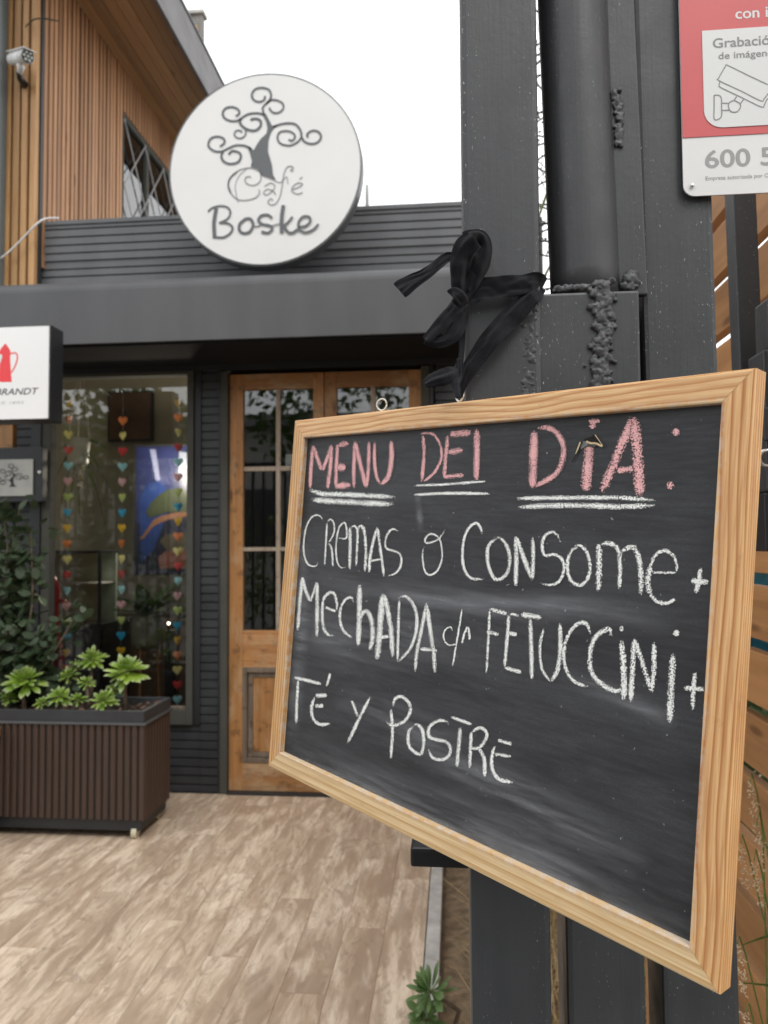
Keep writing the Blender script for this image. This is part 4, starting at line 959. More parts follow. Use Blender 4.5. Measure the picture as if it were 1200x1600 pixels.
# screen with a bonsai picture
Yt = 5.6
tv = thing('wall_screen', 'wall screen inside the cafe showing a bonsai before a blue background', 'screen')
t0, t1 = atY(212, 895, Yt), atY(310, 697, Yt)
B('bezel', M['black'], tv, t0.x-.02, t1.x+.1, Yt, Yt+.05, t0.z-.02, t1.z+.02, c=.004)
def screenmat(name, c, e=.35):
    s = Mt(name, .3, .5); cc = s.ramp(s.noise(s.coord(), 5, 4), (.3, tuple(x*.6 for x in c)), (.7, c)); s.col(cc)
    s.l(cc, s.p.inputs['Emission Color']); s.p.inputs['Emission Strength'].default_value = e; return s.m
B('picture', screenmat('screen_blue', (.018, .024, .085), .1), tv, t0.x, t1.x+.08, Yt-.004, Yt-.001, t0.z, t1.z)
def shp(name, pts, m, k):
    b = MB(); polyfill(b, pts, lambda x, y: atY(x, y, Yt-.005-k*.001)); b.e = [0.]*len(b.v); return b.build(name, m, tv)
shp('dark_ground', [(213,815),(236,830),(250,800),(310,800),(310,893),(213,893)], screenmat('screen_dark', (.012, .014, .03), .1), 0)
shp('blue_sphere', [(220,880),(218,780),(232,755),(252,752),(262,770),(262,800),(240,860)], screenmat('screen_bright_blue', (.015, .035, .14), .1), 1)
shp('white_streak', [(234,702),(243,702),(250,750),(244,752)], screenmat('screen_lilac', (.20, .22, .36), .1), 2)
shp('white_streak', [(280,705),(296,708),(290,740),(278,745)], screenmat('screen_pale', (.22, .25, .33), .1), 2)
shp('trunk', [(217,842),(222,838),(240,812),(252,806),(300,795),(300,806),(262,812),(240,822),(224,842)], screenmat('screen_brown', (.16, .08, .05), 0.1), 3)
shp('bonsai_crown', [(228,800),(236,785),(250,772),(262,765),(285,762),(300,780),(300,800),(262,800),(245,806),(234,810)], screenmat('screen_green', (.035, .045, .025), .1), 4)
shp('red_pot', [(246,872),(262,858),(310,855),(310,888),(250,888)], screenmat('screen_red', (.14, .055, .045), 0.1), 4)
shp('flowers', [(250,845),(260,835),(305,832),(310,858),(262,862)], screenmat('screen_flowers', (.06, .05, .04), .1), 5)
# hanging pot with plant
hp = thing('hanging_pot', 'white pot with trailing plant hung inside the window by cream cords', 'plant pot')
Yh = 4.55; c = atY(122, 706, Yh); rr_ = atY(139, 706, Yh).x-c.x
b = MB(); b.tube([c+Vector((0, 0, -.085)), c+Vector((0, 0, -.07)), c+Vector((0, 0, .08)), c+Vector((0, 0, .085))], [rr_*.8, rr_*.86, rr_, rr_*.95], 20); b.build('pot', simple('cream_pot', (.66, .64, .58), .5, .08, 20), hp, True)
b = MB()
for k in range(3): a = k*2.1; b.tube([tuple(c+Vector((rr_*math.cos(a), rr_*math.sin(a), .06))), (c.x+.01, c.y, 2.6)], .005, 6)
b.build('cord', simple('cream_cord', (.5, .46, .38), .9, .1, 30), hp)
b = MB()
for k in range(26): q = Vector((random.gauss(0, .012), random.gauss(0, .012), 0)); z_ = -.09-random.random()*.13; b.blob(c+q+Vector((0.01, 0, z_)), .012, 1, .3)
b.build('macrame_tassel', simple('tassel_cotton', (.60, .55, .42), .9, .2, 40), hp)
b = MB()
for k in range(18):
    a = random.uniform(-.8, 3.0); e_ = c+Vector((math.cos(a)*random.uniform(.08, .26), random.uniform(-.08, .08), random.uniform(-.45, .16))); blade(b, c+Vector((0, 0, .08)), e_, .007, .35, 7)
b.build('foliage', M['deep_leaf'], hp)
# dark plant on a stand
ps = thing('leafy_pot_plant', 'broad-leaved plant in a round grey-green pot on legs inside the cafe', 'plant pot')
Yq = 5.1; c = atY(229, 985, Yq); rr_ = atY(252, 985, Yq).x-c.x
b = MB(); b.tube([c+Vector((0, 0, z_)) for z_ in (-.13, -.12, -.06, .04, .10)], [rr_*.55, rr_*.8, rr_, rr_*1.02, rr_*.97], 22); b.build('pot', simple('grey_green_pot', (.16, .165, .12), .6, .1, 12), ps, True)
for k in range(3): a = k*2.1+.4; b = MB(); b.tube([tuple(c+Vector((rr_*.7*math.cos(a), rr_*.7*math.sin(a), -.11))), (c.x+rr_*.9*math.cos(a), c.y+rr_*.9*math.sin(a), .002)], .008, 7); b.build('leg', M['fence'], ps)
bl = leaf_mesh('leaf', .26, .10, M['deep_leaf'], -.25, False, wpos=.4)
for k in range(16):
    a = k*2.4; el = random.uniform(.15, 1.2); o = link('leaf', bl, ps); o.matrix_local = Matrix.Translation(c+Vector((0, 0, .10))) @ Matrix.Rotation(a, 4, 'Z') @ Matrix.Rotation(-el, 4, 'Y') @ Matrix.Scale(random.uniform(.8, 1.2), 4)
# display fridge
dfm = thing('display_cabinet', 'glass display cabinet with green tinted interior inside the cafe, left in the window', 'display cabinet')
Yd = 4.9; q0, q1 = atY(78, 1060, Yd), atY(155, 860, Yd)
B('cabinet', M['dark_trim'], dfm, q0.x-.5, q1.x, Yd+.03, Yd+.5, .002, q1.z-.5, c=.004)
B('back', simple('pale_green_lining', (.42, .50, .40), .5, .06, 3), dfm, q0.x-.5, q1.x-.02, Yd+.3, Yd+.32, q1.z-.499, q1.z-.02)
B('frame', M['black'], dfm, q1.x-.02, q1.x, Yd+.02, Yd+.04, q1.z-.499, q1.z, c=.003)
B('top', M['black'], dfm, q0.x-.5, q1.x-.021, Yd+.02, Yd+.34, q1.z-.019, q1.z, c=.003)
B('shelf', M['white'], dfm, q0.x-.5, q1.x-.03, Yd+.05, Yd+.28, q1.z-.23, q1.z-.222)
B('pane', M['glass'], dfm, q0.x-.5, q1.x-.021, Yd+.022, Yd+.025, q1.z-.499, q1.z-.02)
# red figure among the leaves
rv = thing('red_vase', 'tall red ornament standing behind the shrub inside the window', 'ornament')
Yr = 4.3; c = atY(86, 1055, Yr)
b = MB(); prf = [(1055, 12), (1020, 13), (990, 8), (965, 7), (940, 9), (925, 11), (910, 8), (900, 5)]
b.tube([atY(86-(1055-y_)*.03, y_, Yr) for y_, _ in prf], [r_*.0042 for _, r_ in prf], 16)
b.build('body', simple('glossy_red', (.42, .012, .018), .3, .1, 8), rv, True)
b = MB(); b.tube([atY(88, 1056, Yr), (c.x, Yr, .003)], [.05, .09], 14); b.build('pedestal', M['door_old'], rv)
b = MB(); b.tube([atY(92, 938, Yr), atY(100, 940, Yr), atY(108, 945, Yr)], [.014, .016, .006], 8); b.build('arm', bpy.data.materials['glossy_red'], rv, True)
# little lit lamp
lp = thing('table_lamp', 'small glowing lamp bulb beside the pot plant inside the window', 'lamp')
em = Mt('lit_bulb', .4); em.p.inputs['Emission Color'].default_value = (1, .9, .7, 1); em.p.inputs['Emission Strength'].default_value = 6; em.col((.9, .85, .7))
c = atY(263.5, 974, 4.6); b = MB(); b.blob(c, .009, 2, 0); b.build('bulb', em.m, lp, True)
b = MB(); b.tube([c+Vector((0, 0, -.014)), (c.x, c.y, .003)], .006, 8); b.build('stand', M['black'], lp)
pdl = bpy.data.lights.new('room_fill_light', 'POINT'); pdl.energy = 26; pdl.color = (1, .88, .70); pdl.shadow_soft_size = .1  # added fill light to brighten the room, set well away from the bulb
plo = bpy.data.objects.new('room_fill_light', pdl); col.objects.link(plo); plo.location = (c.x-.3, 5.3, 1.9)
bk = thing('bar_column', 'black column standing inside the window left of the right garland', 'column')
B('shaft', M['black'], bk, atY(257, 1000, 4.7).x, atY(273, 1000, 4.7).x, 4.7, 4.78, .002, atY(262, 985, 4.7).z, c=.004)
cf = thing('counter', 'dark timber counter behind the planter inside the cafe', 'counter')
B('body', simple('dark_counter', (.09, .06, .045), .6, .2, 6), cf, -3.2, -1.75, 5.7, 6.2, .002, .78, c=.004)
cf2 = thing('picture_frame', 'dark framed picture high on the room wall', 'picture')
B('frame', M['black'], cf2, atY(170, 700, 6.38).x, atY(240, 700, 6.38).x, 6.35, 6.39, atY(200, 690, 6.38).z, atY(200, 612, 6.38).z, c=.004)
B('print', simple('rusty_print', (.13, .075, .05), .7, .4, 3), cf2, atY(173, 700, 6.38).x, atY(237, 700, 6.38).x, 6.345, 6.349, atY(200, 687, 6.38).z, atY(200, 615, 6.38).z)
pn = thing('door_notice', 'small blank white paper behind the left door glass beside the chalkboard frame', 'notice')
B('sheet', M['white'], pn, atY(446, 720, 4.2).x, atY(456, 720, 4.2).x, 4.2, 4.201, atY(450, 730, 4.2).z, atY(450, 710, 4.2).z)

# ================================================================== STREET SIDE (mirrored in the glass)
ff = thing('street_railing', 'black upright bar railing along the pavement, mirrored in the shop window', 'railing')
bar = MB(); bar.box(-.012, .012, -.012, .012, 0, 2.15); bmh = bar.mesh('bar', M['black'])
for k in range(38): o = link('bar', bmh, ff); o.location = (-1.25-k*.11, .80, -.003)
B('rail', M['black'], ff, -5.5, -1.2, .785, .815, 2.148, 2.19); B('rail', M['black'], ff, -5.5, -1.2, .813, .825, .20, .24)
def leafcloud(name, c, sx, sy, sz, n_, m, parent, seed, sz_leaf=.05):
    rg = random.Random(seed); b = MB()
    for k in range(n_):
        while True:
            p = Vector((rg.uniform(-1, 1), rg.uniform(-1, 1), rg.uniform(-1, 1)))
            if .25 < p.length < 1 and noise.noise(p*2.3+Vector((seed, 0, 0))) > -.22: break
        p = Vector((c[0]+p.x*sx, c[1]+p.y*sy, c[2]+p.z*sz)); u = Vector([rg.gauss(0, 1) for _ in 'xyz']).normalized(); v_ = u.orthogonal().normalized()
        s_ = sz_leaf*rg.uniform(.6, 1.4); b.add([p-u*s_, p+v_*s_*.6, p+u*s_, p-v_*s_*.6], [(0, 1, 2, 3)])
    return b.build(name, m, parent)
for i, (x_, y_, h, r_, lab) in enumerate([(-6.5, -5, 4.6, 1.8, 'bushy street tree left across the road, mirrored in the window'), (-2.2, -6.5, 5.6, 2.0, 'tall leafy street tree opposite the doors, mirrored in their panes'), (2.0, -5.5, 4.8, 1.9, 'round street tree on the right across the road, mirrored in the door glass'), (-11, -6, 5.2, 2.3, 'wide street tree far left across the road, mirrored in the window')]):
    t = thing('street_tree', lab, 'tree', 'street trees across the road', (x_, y_, 0))
    b = MB(); b.tube([(0, 0, -.01), (.05, 0, h*.35), (-.05, .1, h*.7)], [.14, .11, .06], 8); b.build('trunk', M['bark'], t, True)
    leafcloud('crown', (0, 0, h*.72), r_, r_*.9, h*.30, 1400, M['tree_leaf'], t, i+3, .09)
hd = leafcloud('hedge', (-4, -2.6, .9), 5.5, .5, 1.0, 3500, M['tree_leaf'], None, 9, .06); tag(hd, 'long clipped green hedge across the pavement, mirrored in the window', 'hedge')
ob = thing('opposite_building', 'pale two storey building across the road with dark windows', 'building')
B('wall', simple('pale_render', (.30, .29, .27), .85, .1, 2), ob, -14, 8, -14, -12, 0, 4.6); B('roof', M['fascia'], ob, -14.4, 8.4, -14.3, -11.6, 4.6, 4.9)
for k in range(6): B('window', M['black'], ob, -12.5+k*3.2, -11.2+k*3.2, -12.0, -11.95, 1.2, 2.9)

hb2 = leafcloud('garden_hedge', (1.12, 3.2, .62), .30, 3.4, 1.02, 7000, M['tree_leaf'], None, 17, .045); tag(hb2, 'dense green hedge on the far side of the slat fence', 'hedge')
# ================================================================== CHALKBOARD (leaning from its tie)
W_, H_ = .5869, .45
P0 = Vector((-.20744344, .96654512, 1.5140421)); U = Vector((.72799071, -.68274415, -.0623695)).normalized()
V = Vector((-.08038161, .00534567, -.99674983)); V = (V-U*V.dot(U)).normalized(); NN = U.cross(-V)
bd = thing('chalkboard_sign', 'pine framed chalkboard with the chalked menu of the day, tied to the gate post', 'chalkboard')
bd.matrix_world = Matrix.Translation(P0+V*H_) @ Matrix((U, -V, NN)).transposed().to_4x4()      # local x along, y up, z out
bi = bd.matrix_world.inverted()
def bmap(x, y, z=-.0066):
    return bi @ plane_hit(x, y, P0+NN*z, NN)
RW = .0240; TH = .018; SD = .007
def rail(Ln, mname, name='frame_rail'):
    """mitred rail lying along local x, outer edge at y=0, inner at y=RW, face at z=0"""
    b = MB(); r = .0022
    prof = [(0, -TH), (0, -r), (r*.3, -r*.3), (r, 0), (RW-r*.7, 0), (RW-r*.2, -r*.2), (RW, -r*.7), (RW, -TH)]
    n = 24; m = len(prof)
    for i in range(n+1):
        for (y_, z_) in prof: x_ = (y_)+(Ln-2*y_)*i/n; b.v.append((x_, y_, z_)); b.e.append(0.)
    b.f = [(i*m+k, i*m+(k+1) % m, (i+1)*m+(k+1) % m, (i+1)*m+k) for i in range(n) for k in range(m)] + [tuple(range(m)), tuple(n*m+k for k in range(m))]
    return b.build(name, mname, bd)
e = .00015
r1 = rail(W_-2*e, pine('pine_bottom', 120, (.80, .60, .35), (.52, .30, .12), 1.3, .05, .5)); r1.location = (e, e*.0, 0); r1['label'] = 'pale straight-grained bottom rail'
r2_ = rail(W_-2*e, pine('pine_top', 150, (.82, .54, .27), (.48, .19, .055), 4.1, .5, 1.7)); r2_.matrix_local = Matrix.Translation((W_-e, H_, 0)) @ Matrix.Rotation(math.pi, 4, 'Z')
r3 = rail(H_-2*e, pine('pine_left', 200, (.78, .48, .21), (.36, .14, .04), 7.7, .45, 1.6)); r3.matrix_local = Matrix.Translation((0, H_-e, 0)) @ Matrix.Rotation(-math.pi/2, 4, 'Z')
r4 = rail(H_-2*e, pine('pine_right', 150, (.82, .51, .24), (.42, .145, .035), 2.6, .35, 1.5)); r4.matrix_local = Matrix.Translation((W_, e, 0)) @ Matrix.Rotation(math.pi/2, 4, 'Z'); r4['label'] = 'right rail with wavy orange grain'
B('slate_panel', M['slate'], bd, RW-.003, W_-RW+.003, RW-.003, H_-RW+.003, -SD-.003, -SD)
# screw eyes
for px, py in ((596, 640), (718, 627)):
    q = bmap(px, py, -.009); xq = q.x
    b = MB(); rr_ = .0058; yc = H_+.009
    ang = rad(-38 if px < 600 else 8)
    pts = [(xq+rr_*math.cos(a)*math.cos(ang), yc+rr_*1.15*math.sin(a), -.009+rr_*math.cos(a)*math.sin(ang)) for a in [2*math.pi*k/20 for k in range(20)]]
    b.tube(pts+[pts[0]], .0011, 8); b.tube([(xq, H_-.004, -.009), (xq, yc-rr_*1.1, -.009)], .0012, 8)
    b.build('screw_eye', simple('cream_steel', (.72, .70, .62), .3, .05, 60, metal=.5), bd, True)
CR = {'A': (470, 650, 3.75), 'B': (780, 630, 3.75), 'C': (460, 790, 4.615), 'D': (700, 800, 2.857), 'E': (450, 890, 4.0), 'F': (740, 930, 3.158), 'G': (440, 1040, 3.0)}
jk = [0]
def word(lab, crop, strokes, m='chalk', boost=1.0):
    ox, oy, s_ = CR[crop]; b = MB()
    for p, w_ in strokes:
        jk[0] += 1; z = -.00665+.00004*(jk[0] % 14)
        pp = [(ox+a/s_, oy+c_/s_) for a, c_ in p]
        ribbon(b, pp, w_*1.34*boost/s_, lambda x, y, z=z: bmap(x, y, z), n=7, step=1.6, taper=True, jag=.12)
    return tag(b.build('chalk_word', M[m], bd), lab)
word('pink chalk word MENU', 'A', [([(55,425),(60,300),(72,172)],20),([(72,172),(98,250),(125,322)],22),([(125,322),(158,240),(180,168)],20),([(180,168),(172,300),(155,430)],22),
 ([(216,158),(208,300),(205,428)],20),([(222,172),(280,160)],34),([(215,300),(262,300)],44),([(206,410),(292,404)],36),
 ([(318,145),(312,300),(310,425)],22),([(318,150),(350,290),(385,422)],26),([(400,148),(396,300),(386,420)],20),
 ([(433,150),(432,260),(443,350),(465,400)],20),([(465,402),(500,375),(520,330),(532,240),(530,140)],26)], 'pink', 1.15)
word('double white chalk underline below MENU', 'A', [([(50,434),(130,455),(300,462),(555,475)],24),([(60,490),(200,500),(545,518)],27)], boost=1.25)
word('pink chalk word DEl', 'A', [([(716,112),(722,230),(708,385)],20),([(698,105),(750,100),(790,120),(820,180),(822,250),(790,320),(745,365),(708,388)],15),
 ([(862,110),(850,230),(838,365)],22),([(872,108),(1000,95)],34),([(866,215),(950,198)],36),([(835,358),(955,346)],22),([(1030,75),(1031,200),(1028,382)],33)], 'pink', 1.15)
word('double white chalk underline below DEl', 'A', [([(660,408),(850,400),(1085,382)],17),([(660,462),(850,453),(1115,455)],20)])
word('pink chalk word DiA with colon', 'B', [([(206,160),(200,330),(195,500)],50),([(222,147),(280,143),(330,168),(370,230),(378,300),(350,390),(290,445),(200,492)],36),
 ([(528,240),(518,380),(505,518)],60),([(522,106),(592,104)],26),([(545,110),(546,150)],40),
 ([(783,82),(740,190),(680,335),(602,520)],54),([(785,82),(805,230),(815,380),(825,548)],66),([(690,395),(785,384)],38),([(1035,148),(1037,192)],44),([(1012,462),(990,500)],48)], 'pink')
word('double white chalk underline below DiA', 'B', [([(98,558),(400,554),(700,554),(915,570)],23),([(112,610),(300,600),(500,600),(700,606),(912,598)],28)], boost=1.2)
word('white chalk word CREmAS', 'C', [([(212,118),(190,80),(160,68),(120,90),(85,160),(68,260),(70,350),(92,415),(130,438),(160,430),(170,404)],14),
 ([(235,120),(228,260),(218,435)],17),([(235,120),(262,98),(285,130),(286,190),(262,245),(240,268)],15),([(240,268),(268,310),(278,440)],17),
 ([(312,232),(372,236),(377,180),(368,130),(350,126),(322,160),(305,240),(300,340),(315,420),(345,450),(374,437)],15),
 ([(400,150),(402,300),(398,465)],25),([(402,170),(430,148),(455,180),(452,300),(445,438)],20),([(458,170),(480,145),(505,190),(515,320),(508,475)],24),
 ([(600,155),(570,250),(545,380),(540,485)],24),([(600,155),(615,280),(635,420),(645,510)],22),([(548,400),(628,385)],16),
 ([(758,186),(710,170),(675,200),(655,260),(665,308),(710,325),(755,345),(772,390),(760,450),(725,490),(672,508)],18)])
word('white chalk ó between CREmAS and ConSome', 'C', [([(940,282),(925,340),(930,430),(950,485),(985,500),(1030,470),(1060,400),(1065,320),(1045,240),(1000,206),(965,212),(942,245),(950,268),(1000,262),(1050,230),(1087,165)],17)])
word('white chalk word CoNSome with plus sign', 'D', [([(153,104),(145,70),(125,50),(95,70),(72,120),(65,200),(75,260),(105,296),(160,299)],14),
 ([(222,114),(182,150),(178,220),(200,288),(230,300),(265,270),(276,210),(262,150),(235,118),(205,112)],18),
 ([(303,108),(305,210),(302,330)],22),([(305,112),(340,210),(375,300)],22),([(378,110),(380,210),(375,305)],20),
 ([(502,133),(485,100),(460,90),(430,110),(420,150),(432,193),(470,190),(505,207),(518,250),(500,305),(460,325),(415,318)],15),
 ([(582,150),(547,180),(533,240),(545,300),(585,326),(620,303),(635,250),(620,180),(590,150),(565,152)],17),
 ([(672,140),(675,240),(670,358)],28),([(680,146),(720,140),(758,165),(768,240),(765,348)],22),([(768,185),(820,155),(850,200),(862,290),(860,372)],25),
 ([(912,270),(1015,270)],13),([(1017,270),(1022,240),(1005,195),(965,172),(925,195),(898,255)],18),([(905,240),(892,310),(902,368)],28),([(898,360),(935,400),(980,406),(1018,385)],19),
 ([(1128,248),(1120,300),(1107,362)],24),([(1085,308),(1163,313)],26)])
word('white chalk word MechADA', 'E', [([(88,45),(75,200),(60,382)],24),([(88,45),(110,130),(140,202)],24),([(140,202),(180,78)],18),([(182,75),(183,250),(180,422)],27),
 ([(232,234),(300,262)],18),([(302,260),(306,210),(290,152),(255,147),(222,190),(214,280),(222,360),(250,405),(292,414)],21),
 ([(408,205),(395,174),(360,187),(330,240),(325,310),(347,380),(405,430)],19),
 ([(448,95),(445,280),(440,480)],34),([(450,310),(470,268),(498,264),(522,320),(528,420),(510,508)],32),
 ([(592,150),(580,280),(570,420),(555,562)],40),([(600,150),(625,260),(645,400),(655,548)],32),([(560,425),(632,418)],22),
 ([(695,182),(690,350),(685,578)],19),([(690,180),(735,167),(780,212),(805,290),(800,390),(765,490),(720,545),(690,577)],23),
 ([(865,205),(840,350),(805,520),(795,640)],25),([(865,205),(885,350),(910,520),(918,645)],29),([(825,495),(935,506)],25)])
word('small thin chalk c/n', 'E', [([(1028,385),(1015,358),(985,375),(972,410),(982,450),(1010,472),(1062,462)],11),([(1088,245),(1060,420),(1028,605)],13),([(1120,355),(1100,410),(1085,468)],14),([(1120,355),(1130,380),(1135,440)],18)])
word('white chalk word FETUCCiNi with plus sign', 'F', [([(80,65),(72,230),(63,390)],14),([(82,68),(165,92)],21),([(65,180),(125,196)],21),
 ([(175,90),(165,220),(152,362)],19),([(180,92),(225,101)],14),([(170,186),(215,196)],21),([(152,358),(238,380)],20),
 ([(233,95),(336,110)],27),([(280,110),(285,270),(288,422)],23),
 ([(347,162),(328,250),(337,360),(380,430)],17),([(380,430),(413,370),(428,280),(427,138)],24),
 ([(577,192),(562,147),(525,136),(480,175),(450,250),(448,330),(475,400),(520,438),(565,450)],20),
 ([(680,210),(670,168),(630,182),(592,222),(574,300),(582,380),(622,430),(690,470),(745,460)],25),
 ([(728,222),(740,350),(743,518)],30),([(728,153),(732,178)],24),
 ([(792,212),(785,370),(775,528)],27),([(795,215),(835,340),(875,468)],25),([(890,232),(890,360),(878,478)],26),
 ([(985,288),(975,450),(968,632)],35),([(1002,172),(997,202)],32),([(1092,378),(1085,470),(1081,567)],23),([(1038,458),(1137,465)],24)])
word('white chalk word TÉ', 'G', [([(58,55),(187,86)],17),([(78,65),(72,170),(68,274)],15),([(158,140),(214,140)],21),([(155,189),(197,188)],19),([(156,145),(140,200),(150,252),(185,277),(228,270)],16),([(228,36),(220,66),(210,97)],13)])
word('white chalk letter Y', 'G', [([(328,163),(358,240)],15),([(415,148),(365,245),(308,367)],17)])
word('white chalk word PoSTRE', 'G', [([(512,203),(520,300),(512,437)],16),([(522,192),(532,156),(565,146),(600,180),(600,225),(570,265),(520,281),(490,262)],17),
 ([(622,280),(596,310),(596,370),(620,403),(653,414),(665,370),(662,310),(640,278),(615,278)],17),
 ([(787,276),(765,259),(725,263),(692,292),(692,333),(730,348),(775,360),(792,400),(765,438),(710,433),(688,390)],17),
 ([(790,240),(892,275)],17),([(838,288),(830,380),(822,477)],21),
 ([(890,310),(885,400),(882,480)],18),([(890,312),(930,291),(960,312),(955,350),(925,385),(882,388)],18),([(925,385),(950,440),(952,522)],19),
 ([(1000,375),(985,430),(990,490),(1020,533),(1082,548)],18),([(1012,350),(1082,370)],17),([(1000,415),(1077,426)],17)])
# wiped dust
def smr(lab, pts, w_, n=9):
    b = MB(); ribbon(b, pts, w_, lambda x, y: bmap(x, y, -.00685+.00001*len(pts)), n=n, step=5, soft=True); return tag(b.build('dust_smear', M['smear'], bd), lab)
smr('wiped band above MechADA', [(480,905),(600,925),(740,945),(900,950),(1060,975)], 60)
smr('wiped haze around MechADA', [(470,960),(540,1000),(620,1000),(700,990)], 110)
smr('wiped streak below FETUCCiNi', [(880,1060),(960,1085),(1020,1115),(1060,1135)], 42)
smr('long wiped sweep along the bottom', [(450,1170),(560,1220),(760,1300),(980,1430),(1075,1475)], 90)
smr('wiped sweep below POSTRE', [(520,1090),(640,1140),(800,1240),(960,1330),(1000,1370)], 90)
smr('vertical dust trail left of TÉ', [(468,800),(470,960),(462,1080),(452,1165)], 34)
smr('vertical dust trail below DEl', [(652,770),(655,800),(658,830)], 14)
smr('dust along the bottom rail', [(450,1180),(640,1268),(860,1375),(1080,1477)], 26)
# torn hole with lifted flap in the letter i
def quadmesh(name, pts, m, z, lab=None):
    b = MB(); polyfill(b, pts, lambda x, y: bmap(x, y, z)); b.e = [0.]*len(b.v); o = b.build(name, m, bd)
    if lab: o['label'] = lab
    return o
Zt = lambda p: (880+p[0]/15, 640+p[1]/15)
quadmesh('torn_hole', [Zt(p) for p in [(480,700),(560,660),(640,640),(710,590),(745,590),(900,820),(860,830),(780,780),(640,770),(500,730)]], simple('torn_dark', (.008, .006, .005), .9, .3, 200), -.0058, 'small torn hole')
fb_ = MB()
for p, z in (((480,735),-.0062),((640,775),-.004),((800,800),-.0035),((740,880),-.0055),((560,870),-.0058),((420,930),-.006),((400,860),-.0062)): q = bmap(*Zt(p), z); fb_.v.append(tuple(q)); fb_.e.append(0.)
fb_.f = [(0, 1, 5, 6), (1, 2, 3, 4), (1, 4, 5)]; tag(fb_.build('torn_flap', simple('grey_backing', (.14, .15, .14), .8, .3, 300), bd), 'lifted grey flap of the tear')
pe = MB(); ribbon(pe, [Zt(p) for p in [(540,745),(640,785),(760,790),(860,835),(920,855)]], 3.2, lambda x, y: bmap(x, y, -.0033), n=3, step=1)
ribbon(pe, [Zt(p) for p in [(745,590),(830,710),(925,850)]], 1.3, lambda x, y: bmap(x, y, -.0031), n=3, step=1)
ribbon(pe, [Zt(p) for p in [(400,760),(340,920),(300,1040)]], 2.2, lambda x, y: bmap(x, y, -.0056), n=3, step=1)
pe.e = [0.]*len(pe.v); tag(pe.build('torn_edge', simple('raw_fibre', (.55, .42, .26), .8, .3, 300), bd), 'pale fibre edge of the tear')
pk = MB(); ribbon(pk, [Zt(p) for p in [(430,760),(380,900),(300,1060),(200,1230)]], 1.6, lambda x, y: bmap(x, y, -.0054), n=3, step=1); pk.e = [0.]*len(pk.v); pk.build('crack', bpy.data.materials['torn_dark'], bd)

# ================================================================== FABRIC TIE
tie = thing('fabric_tie', 'black fabric tape knotted in a bow round the gate post, holding the chalkboard', 'tie')
def strip(name, pts, lab=None, fold=.25, seed=0, thick=.0007):
    """pts: (px, py, depth Y, width px, roll) - a creased band of cloth"""
    rg = random.Random(seed)
    P = catmull([Vector((p[0], p[1], 0)) for p in pts], 4); Q = catmull([Vector((p[2]*1000, p[3], 0)) for p in pts], 4)
    prm = [Vector((p[2], p[3], p[4])) for p in pts]
    # resample the parameters over the same curve
    n_ = len(P); seg = [0]
    for i in range(1, len(pts)): seg.append(seg[-1]+(Vector(pts[i][:2])-Vector(pts[i-1][:2])).length)
    acc = [0]
    for i in range(1, n_): acc.append(acc[-1]+(P[i]-P[i-1]).length)
    sc_ = seg[-1]/max(acc[-1], 1e-6)
    b = MB(); m = 9
    for i, p in enumerate(P):
        a = acc[i]*sc_; j = max(k for k in range(len(seg)) if seg[k] <= a+1e-6); j = min(j, len(seg)-2)
        u = (a-seg[j])/max(seg[j+1]-seg[j], 1e-6); u = u*u*(3-2*u); q = prm[j].lerp(prm[j+1], min(1, max(0, u)))
        t = (P[min(i+1, n_-1)]-P[max(i-1, 0)]).normalized(); nn = Vector((-t.y, t.x, 0)); wm = q.y/F*q.x
        for k in range(m):
            s_ = -1+2*k/(m-1)
            off = q.y/2*s_*math.cos(q.z); c_ = atY(p.x+nn.x*off, p.y+nn.y*off, q.x)
            cr_ = noise.noise(Vector((i*.06, s_*2.4, seed*3.1))); dep = wm*.5*s_*math.sin(q.z) - wm*fold*.45*math.cos(s_*math.pi*1.1+i*.03) - abs(cr_)*wm*.42 + noise.noise(Vector((i*.22, s_*5, seed)))*wm*.10
            b.v.append((c_.x, c_.y+dep, c_.z+noise.noise(Vector((i*.2, s_*3, seed+5)))*.0006)); b.e.append(0.)
    b.f = [(i*m+k, i*m+k+1, (i+1)*m+k+1, (i+1)*m+k) for i in range(n_-1) for k in range(m-1)]
    o = b.build(name, M['cloth'], tie, True); md = o.modifiers.new('thickness', 'SOLIDIFY'); md.thickness = thick; md.offset = 0
    md2 = o.modifiers.new('smooth', 'SUBSURF'); md2.levels = 1; md2.render_levels = 1
    if lab: o['label'] = lab
    return o
yq = YA-.006
strip('band', [(716,474,yq-.012,26,0),(740,456,yq-.008,36,0),(790,449,yq-.006,34,0),(832,443,yq-.004,32,0),(846,444,yq+.01,30,.9),(850,446,yq+.04,28,1.2)], 'level band of tape across the post', .10, 1)
strip('band', [(846,450,yq+.02,24,.6),(832,462,yq-.004,30,0),(800,494,yq-.006,34,0),(765,532,yq-.012,32,0),(738,570,yq-.010,27,0),(724,596,yq-.008,20,.1),(718,614,yq-.008,14,.2),(717,622,yq-.006,11,.3)], 'slanting band of tape down to the screw eye', .16, 2)
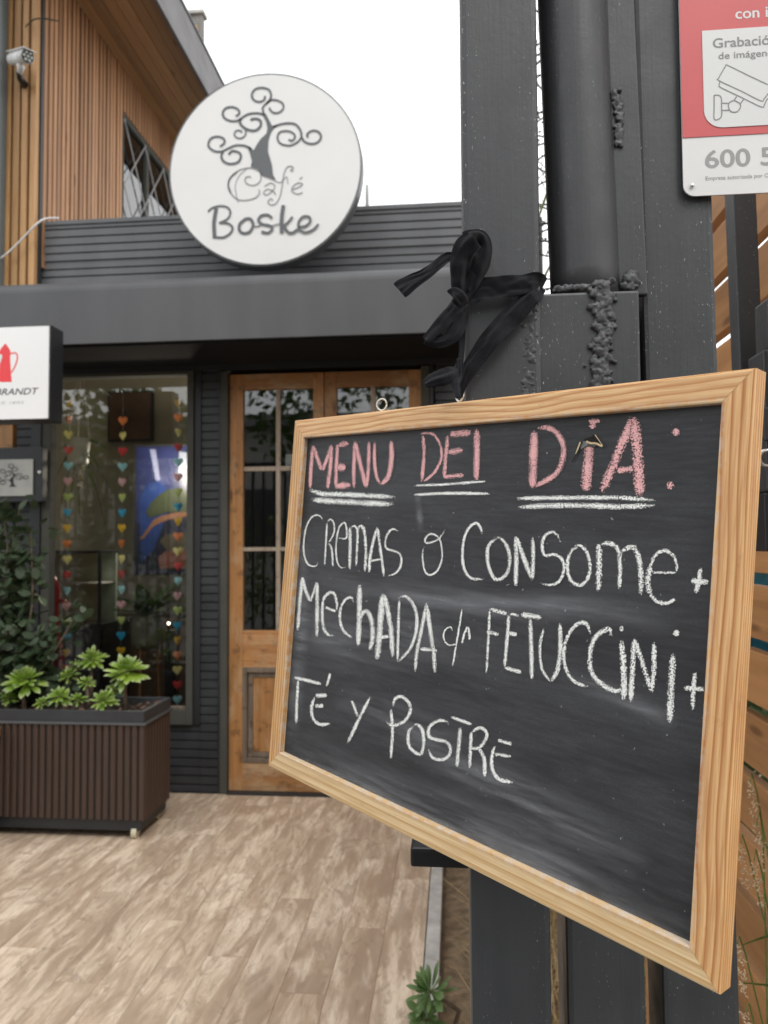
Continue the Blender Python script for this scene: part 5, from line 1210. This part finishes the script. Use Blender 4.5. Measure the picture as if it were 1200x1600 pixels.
strip('loop', [(718,470,yq-.016,16,.2),(717,440,yq-.022,26,.1),(720,410,yq-.028,34,.1),(728,388,yq-.032,40,0),(742,374,yq-.034,34,0)], 'upper bow loop, front fold', .22, 3)
strip('loop', [(724,372,yq-.031,18,0),(733,370,yq-.030,22,0),(750,372,yq-.024,26,.1),(755,390,yq-.020,30,.2),(747,412,yq-.018,38,.1),(736,438,yq-.016,30,.1),(722,466,yq-.014,22,.1)], None, .22, 4)
strip('loop', [(724,392,yq-.022,30,0),(738,400,yq-.020,38,0),(735,425,yq-.018,34,0),(723,452,yq-.016,24,0)], None, .3, 14)
strip('tail', [(714,404,yq-.020,14,.2),(700,402,yq-.024,17,.1),(684,414,yq-.026,18,0),(664,430,yq-.028,20,0),(644,441,yq-.028,27,.1),(628,452,yq-.028,33,.1),(624,455,yq-.028,31,.1)], 'loose end sticking out to the left', .16, 5)
strip('loop', [(720,470,yq-.018,26,.1),(706,488,yq-.026,24,.1),(690,505,yq-.030,22,.1),(674,522,yq-.032,18,.2),(665,532,yq-.032,16,.4)], 'lower bow loop', .24, 6)
strip('loop', [(665,530,yq-.030,16,.5),(676,536,yq-.028,14,.4),(694,534,yq-.026,18,.2),(709,520,yq-.024,26,.1),(717,500,yq-.020,30,.1),(722,474,yq-.016,26,.1)], None, .22, 7)
strip('loop', [(718,486,yq-.020,26,0),(706,508,yq-.022,30,0),(696,526,yq-.024,22,0)], None, .3, 15)
strip('tail', [(722,490,yq-.006,14,.2),(722,530,yq-.004,10,.3),(720,560,yq-.010,10,.4),(715,578,yq-.02,16,.2),(704,585,yq-.026,26,.1),(690,590,yq-.028,28,.1),(676,594,yq-.028,24,.2),(663,600,yq-.028,14,.2)], 'lower loose end with a tucked knot', .34, 8)
strip('tail', [(718,560,yq-.02,10,.2),(718,585,yq-.022,12,.2),(712,600,yq-.03,14,.2),(717,622,yq-.04,10,.3)], None, .3, 9)
strip('knot', [(704,462,yq-.030,17,.3),(709,458,yq-.036,22,0),(716,464,yq-.038,24,0),(722,472,yq-.034,22,0),(727,478,yq-.026,16,-.3)], 'crosswise knot of the bow', .12, 21)
